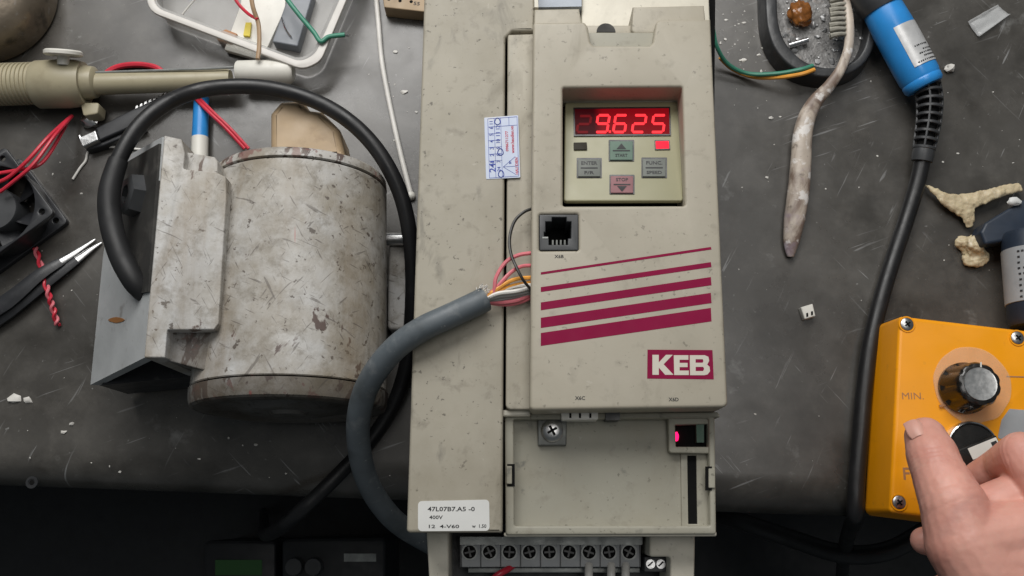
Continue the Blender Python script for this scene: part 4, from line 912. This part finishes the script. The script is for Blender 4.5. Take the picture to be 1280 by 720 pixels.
mb = MB(); dc_ = P(1216, 481, zy+.0015)
mb.plate([dc_+(q-dc_)*(1+.05*noise.noise((q-dc_)*90)) for q in circ(dc_, .0245, 56)], zy+.0016, zy+.0004, world=True, bevel=.0005); dd = part('dial_disc', mb, M['clear'], yb_)
mb = MB(); mb.plate([(1174, 506), (1196, 501), (1197, 503), (1175, 509)], zy+.0019, zy+.0014); part('marking', mb, M['rust'], dd)
mb = MB(); mb.plate([(1258, 469.7), (1300, 471), (1300, 472.6), (1258, 471.3)], zy+.0002, zy-.0004); part('marking', mb, M['rust'], yb_)
kn = MB(); prof_k = [(0, .0162), (.003, .0162), (.005, .0150), (.019, .0140), (.0215, .0128), (.0222, .0110), (.0222, 0)]
org = kc+Vector((0, 0, .0018)); seg = 96; b0_ = len(kn.v)
for (h_, r_) in prof_k:
    for k in range(seg):
        a_ = 2*math.pi*k/seg; sc_ = 1-.055*(.5+.5*math.cos(a_*10))**2*(1 if .004 < h_ < .022 and r_ > .0115 else 0)
        kn.v.append(org+Vector((math.cos(a_)*r_*sc_, math.sin(a_)*r_*sc_, h_)))
for i in range(len(prof_k)-1):
    for k in range(seg): q = i*seg+k; q2 = i*seg+(k+1) % seg; kn.f.append([q, q2, q2+seg, q+seg])
ko = part('knob', kn, M['knob'], yb_)
mb = MB(); mb.lathe(org, (0, 0, 1), [(.0221, .0102), (.0228, .0100), (.0226, .0090), (.0227, 0)], 48); part('cap', mb, M['brushed'], ko)
mb = MB(); mb.box(org+Vector((.0015, .0118, .0224)), .0008, .0032, .0006, -.1); part('pointer', mb, M['white'], ko)
mb = MB(); mb.plate([(1183, 470), (1195, 466), (1197, 500), (1184, 498)], zy+.004, zy+.0012, r=.001); part('collar_nut', mb, M['zinc'], yb_)
# selector
sc0 = P(1212, 560, zy)
mb = MB(); mb.lathe(sc0, (0, 0, 1), [(0, .0165), (.004, .0165), (.0055, .0158), (.0058, .0150), (.0045, .0143), (.0045, .012)], 56); part('selector_ring', mb, M['chrome'], yb_)
mb = MB(); mb.lathe(sc0, (0, 0, 1), [(.001, .0144), (.0050, .0144), (.0062, .0135), (.0066, 0)], 48); sl2 = part('selector_head', mb, M['knob'], yb_)
ang = math.atan2(20, 52); zl = zy+.0165
ca = P(1223, 564, zl); dxl = Vector((math.cos(ang), math.sin(ang), 0)); dyl = Vector((-dxl.y, dxl.x, 0))
def obox(c, a0, a1, b0, b1): return [c+dxl*a0+dyl*b0, c+dxl*a1+dyl*b0, c+dxl*a1+dyl*b1, c+dxl*a0+dyl*b1]
mb = MB(); mb.plate(obox(ca, -.018, .0145, -.0050, .0050), zl, zy+.006, world=True, r=.001, bevel=.0006); part('lever', mb, M['knob'], sl2 if False else yb_)
mb = MB(); mb.plate(obox(ca, -.0055, .0138, -.0034, .0038), zl+.0003, zl-.001, world=True, r=.0004); lv = part('lever_insert', mb, M['white'], yb_)
mb = MB(); mb.plate(obox(ca, .0092, .0128, -.0016, .0020), zl+.0006, zl-.001, world=True); part('lever_mark', mb, M['ink'], yb_)
mb = MB(); mb.plate([(1247, 548), (1252, 525), (1262, 511), (1300, 514), (1300, 552)], zy+.0003, zy-.0002, r=.001); part('sticker', mb, M['tool_label'], yb_)

# ------------------------------------------------------------------ the hand
def cone(mb, a, ra, b, rb, seg=20):
    """tapered limb with round ends (closed)"""
    a = Vector(a); b = Vector(b); d = b-a; Ln = d.length; pr_ = []
    for k in range(7): t = k/6*math.pi/2; pr_.append((-ra*math.cos(t), ra*math.sin(t)))
    for k in range(7): t = k/6*math.pi/2; pr_.append((Ln+rb*math.sin(t), rb*math.cos(t)))
    mb.lathe(a, d, pr_, seg)
def chain(mb, joints):
    for (p, r), (q, s_) in zip(joints, joints[1:]): cone(mb, P(*p), r, P(*q), s_)
HM = MB()
wrist = ((1395, 905, .120), .027)
thumb = [((1275, 780, .112), .024), ((1208, 680, .112), .0215), ((1192, 632, .111), .0178), ((1172, 588, .102), .0146), ((1165, 568, .097), .0142), ((1157, 547, .090), .0118)]
index = [((1330, 655, .118), .0150), ((1296, 590, .117), .0132), ((1277, 568, .110), .0126), ((1250, 584, .086), .0112), ((1224, 597, .072), .0096)]
middle = [((1345, 715, .115), .0150), ((1330, 690, .092), .012), ((1270, 690, .075), .0108), ((1205, 682, .071), .0096), ((1156, 676, .070), .0082)]
ring = [((1350, 775, .112), .0145), ((1335, 750, .088), .0115), ((1270, 745, .072), .0104), ((1212, 738, .067), .0090), ((1180, 735, .066), .0080)]
little = [((1352, 830, .108), .0130), ((1335, 812, .086), .0100), ((1285, 800, .070), .0090), ((1240, 795, .065), .0080), ((1215, 792, .064), .0072)]
for ch in (thumb, index, middle, ring, little):
    chain(HM, ch); chain(HM, [wrist, ch[0]])
chain(HM, [thumb[1], index[0]]); chain(HM, [((1226, 640, .104), .0135), ((1275, 618, .106), .0125), ((1320, 620, .112), .014)]); chain(HM, [((1255, 668, .110), .0165), ((1318, 655, .117), .0150)]); chain(HM, [((1240, 700, .113), .020), ((1330, 705, .118), .017)])
chain(HM, [((1270, 760, .115), .023), ((1345, 770, .118), .018)]); chain(HM, [((1310, 830, .117), .024), ((1350, 830, .115), .018)])
chain(HM, [((1240, 690, .113), .019), ((1310, 820, .116), .023)])
chain(HM, [wrist, ((1470, 1000, .128), .030)])
hand = remeshed('hand', HM, M['skin'], .0009, 9, 0, 'bare right hand turning the selector switch between thumb and finger', 'hand', noise_amp=.00012, noise_scale=260)
# skin folds across the finger joints
def folds(o, px, q, rad, offs, depth=.00026, wid=.0006):
    L_ = o.location; p = P(*px)-L_; ax_f = (P(*q)-L_-p).normalized()
    for v in o.data.vertices:
        d = v.co-p
        if d.length > rad: continue
        t = d.dot(ax_f); w_ = noise.noise(v.co*160)*.0010; s_ = 0
        for o_ in offs: s_ += math.exp(-((t-o_+w_)/wid)**2)
        fall = max(0, 1-(d.length/rad)**4)
        up_ = d-ax_f*t
        if up_.length > 1e-6: v.co -= up_.normalized()*(s_*depth*fall)
folds(hand, (1170, 584, .102), (1157, 547, .090), .021, (-.0042, -.0012, .0012, .0040))
folds(hand, (1192, 632, .111), (1172, 588, .102), .026, (-.004, .001, .0055), .0002)
folds(hand, (1277, 568, .112), (1250, 584, .086), .018, (-.003, 0, .003), .0003)
folds(hand, (1250, 584, .088), (1224, 597, .072), .015, (-.0015, .0012), .0003)
# thumb nail: follows the back of the thumb tip
tn = P(1149, 532, .1000); td = (P(1154, 543, .089)-P(1172, 588, .102)).normalized(); side = td.cross(Vector((0, 0, 1))).normalized(); upn = side.cross(td)
mb = MB(); vs = []
for i in range(7):
    for j in range(7):
        uu, vv = (i/6-.5)*2, (j/6-.5)*2; w_ = .0062*(1-.12*max(0, vv)**2-.25*max(0, -vv)**3)
        vs.append(tn+side*(uu*w_)+td*(vv*.0062)+upn*(-.0040*uu*uu-.0022*max(0, vv)**2))
vs2 = [q-upn*.0008 for q in vs]; fs = []
for i in range(6):
    for j in range(6): q = i*7+j; fs += [[q, q+1, q+8, q+7], [49+q+7, 49+q+8, 49+q+1, 49+q]]
mb.add(vs+vs2, fs); part('thumb_nail', mb, M['nail'], hand)
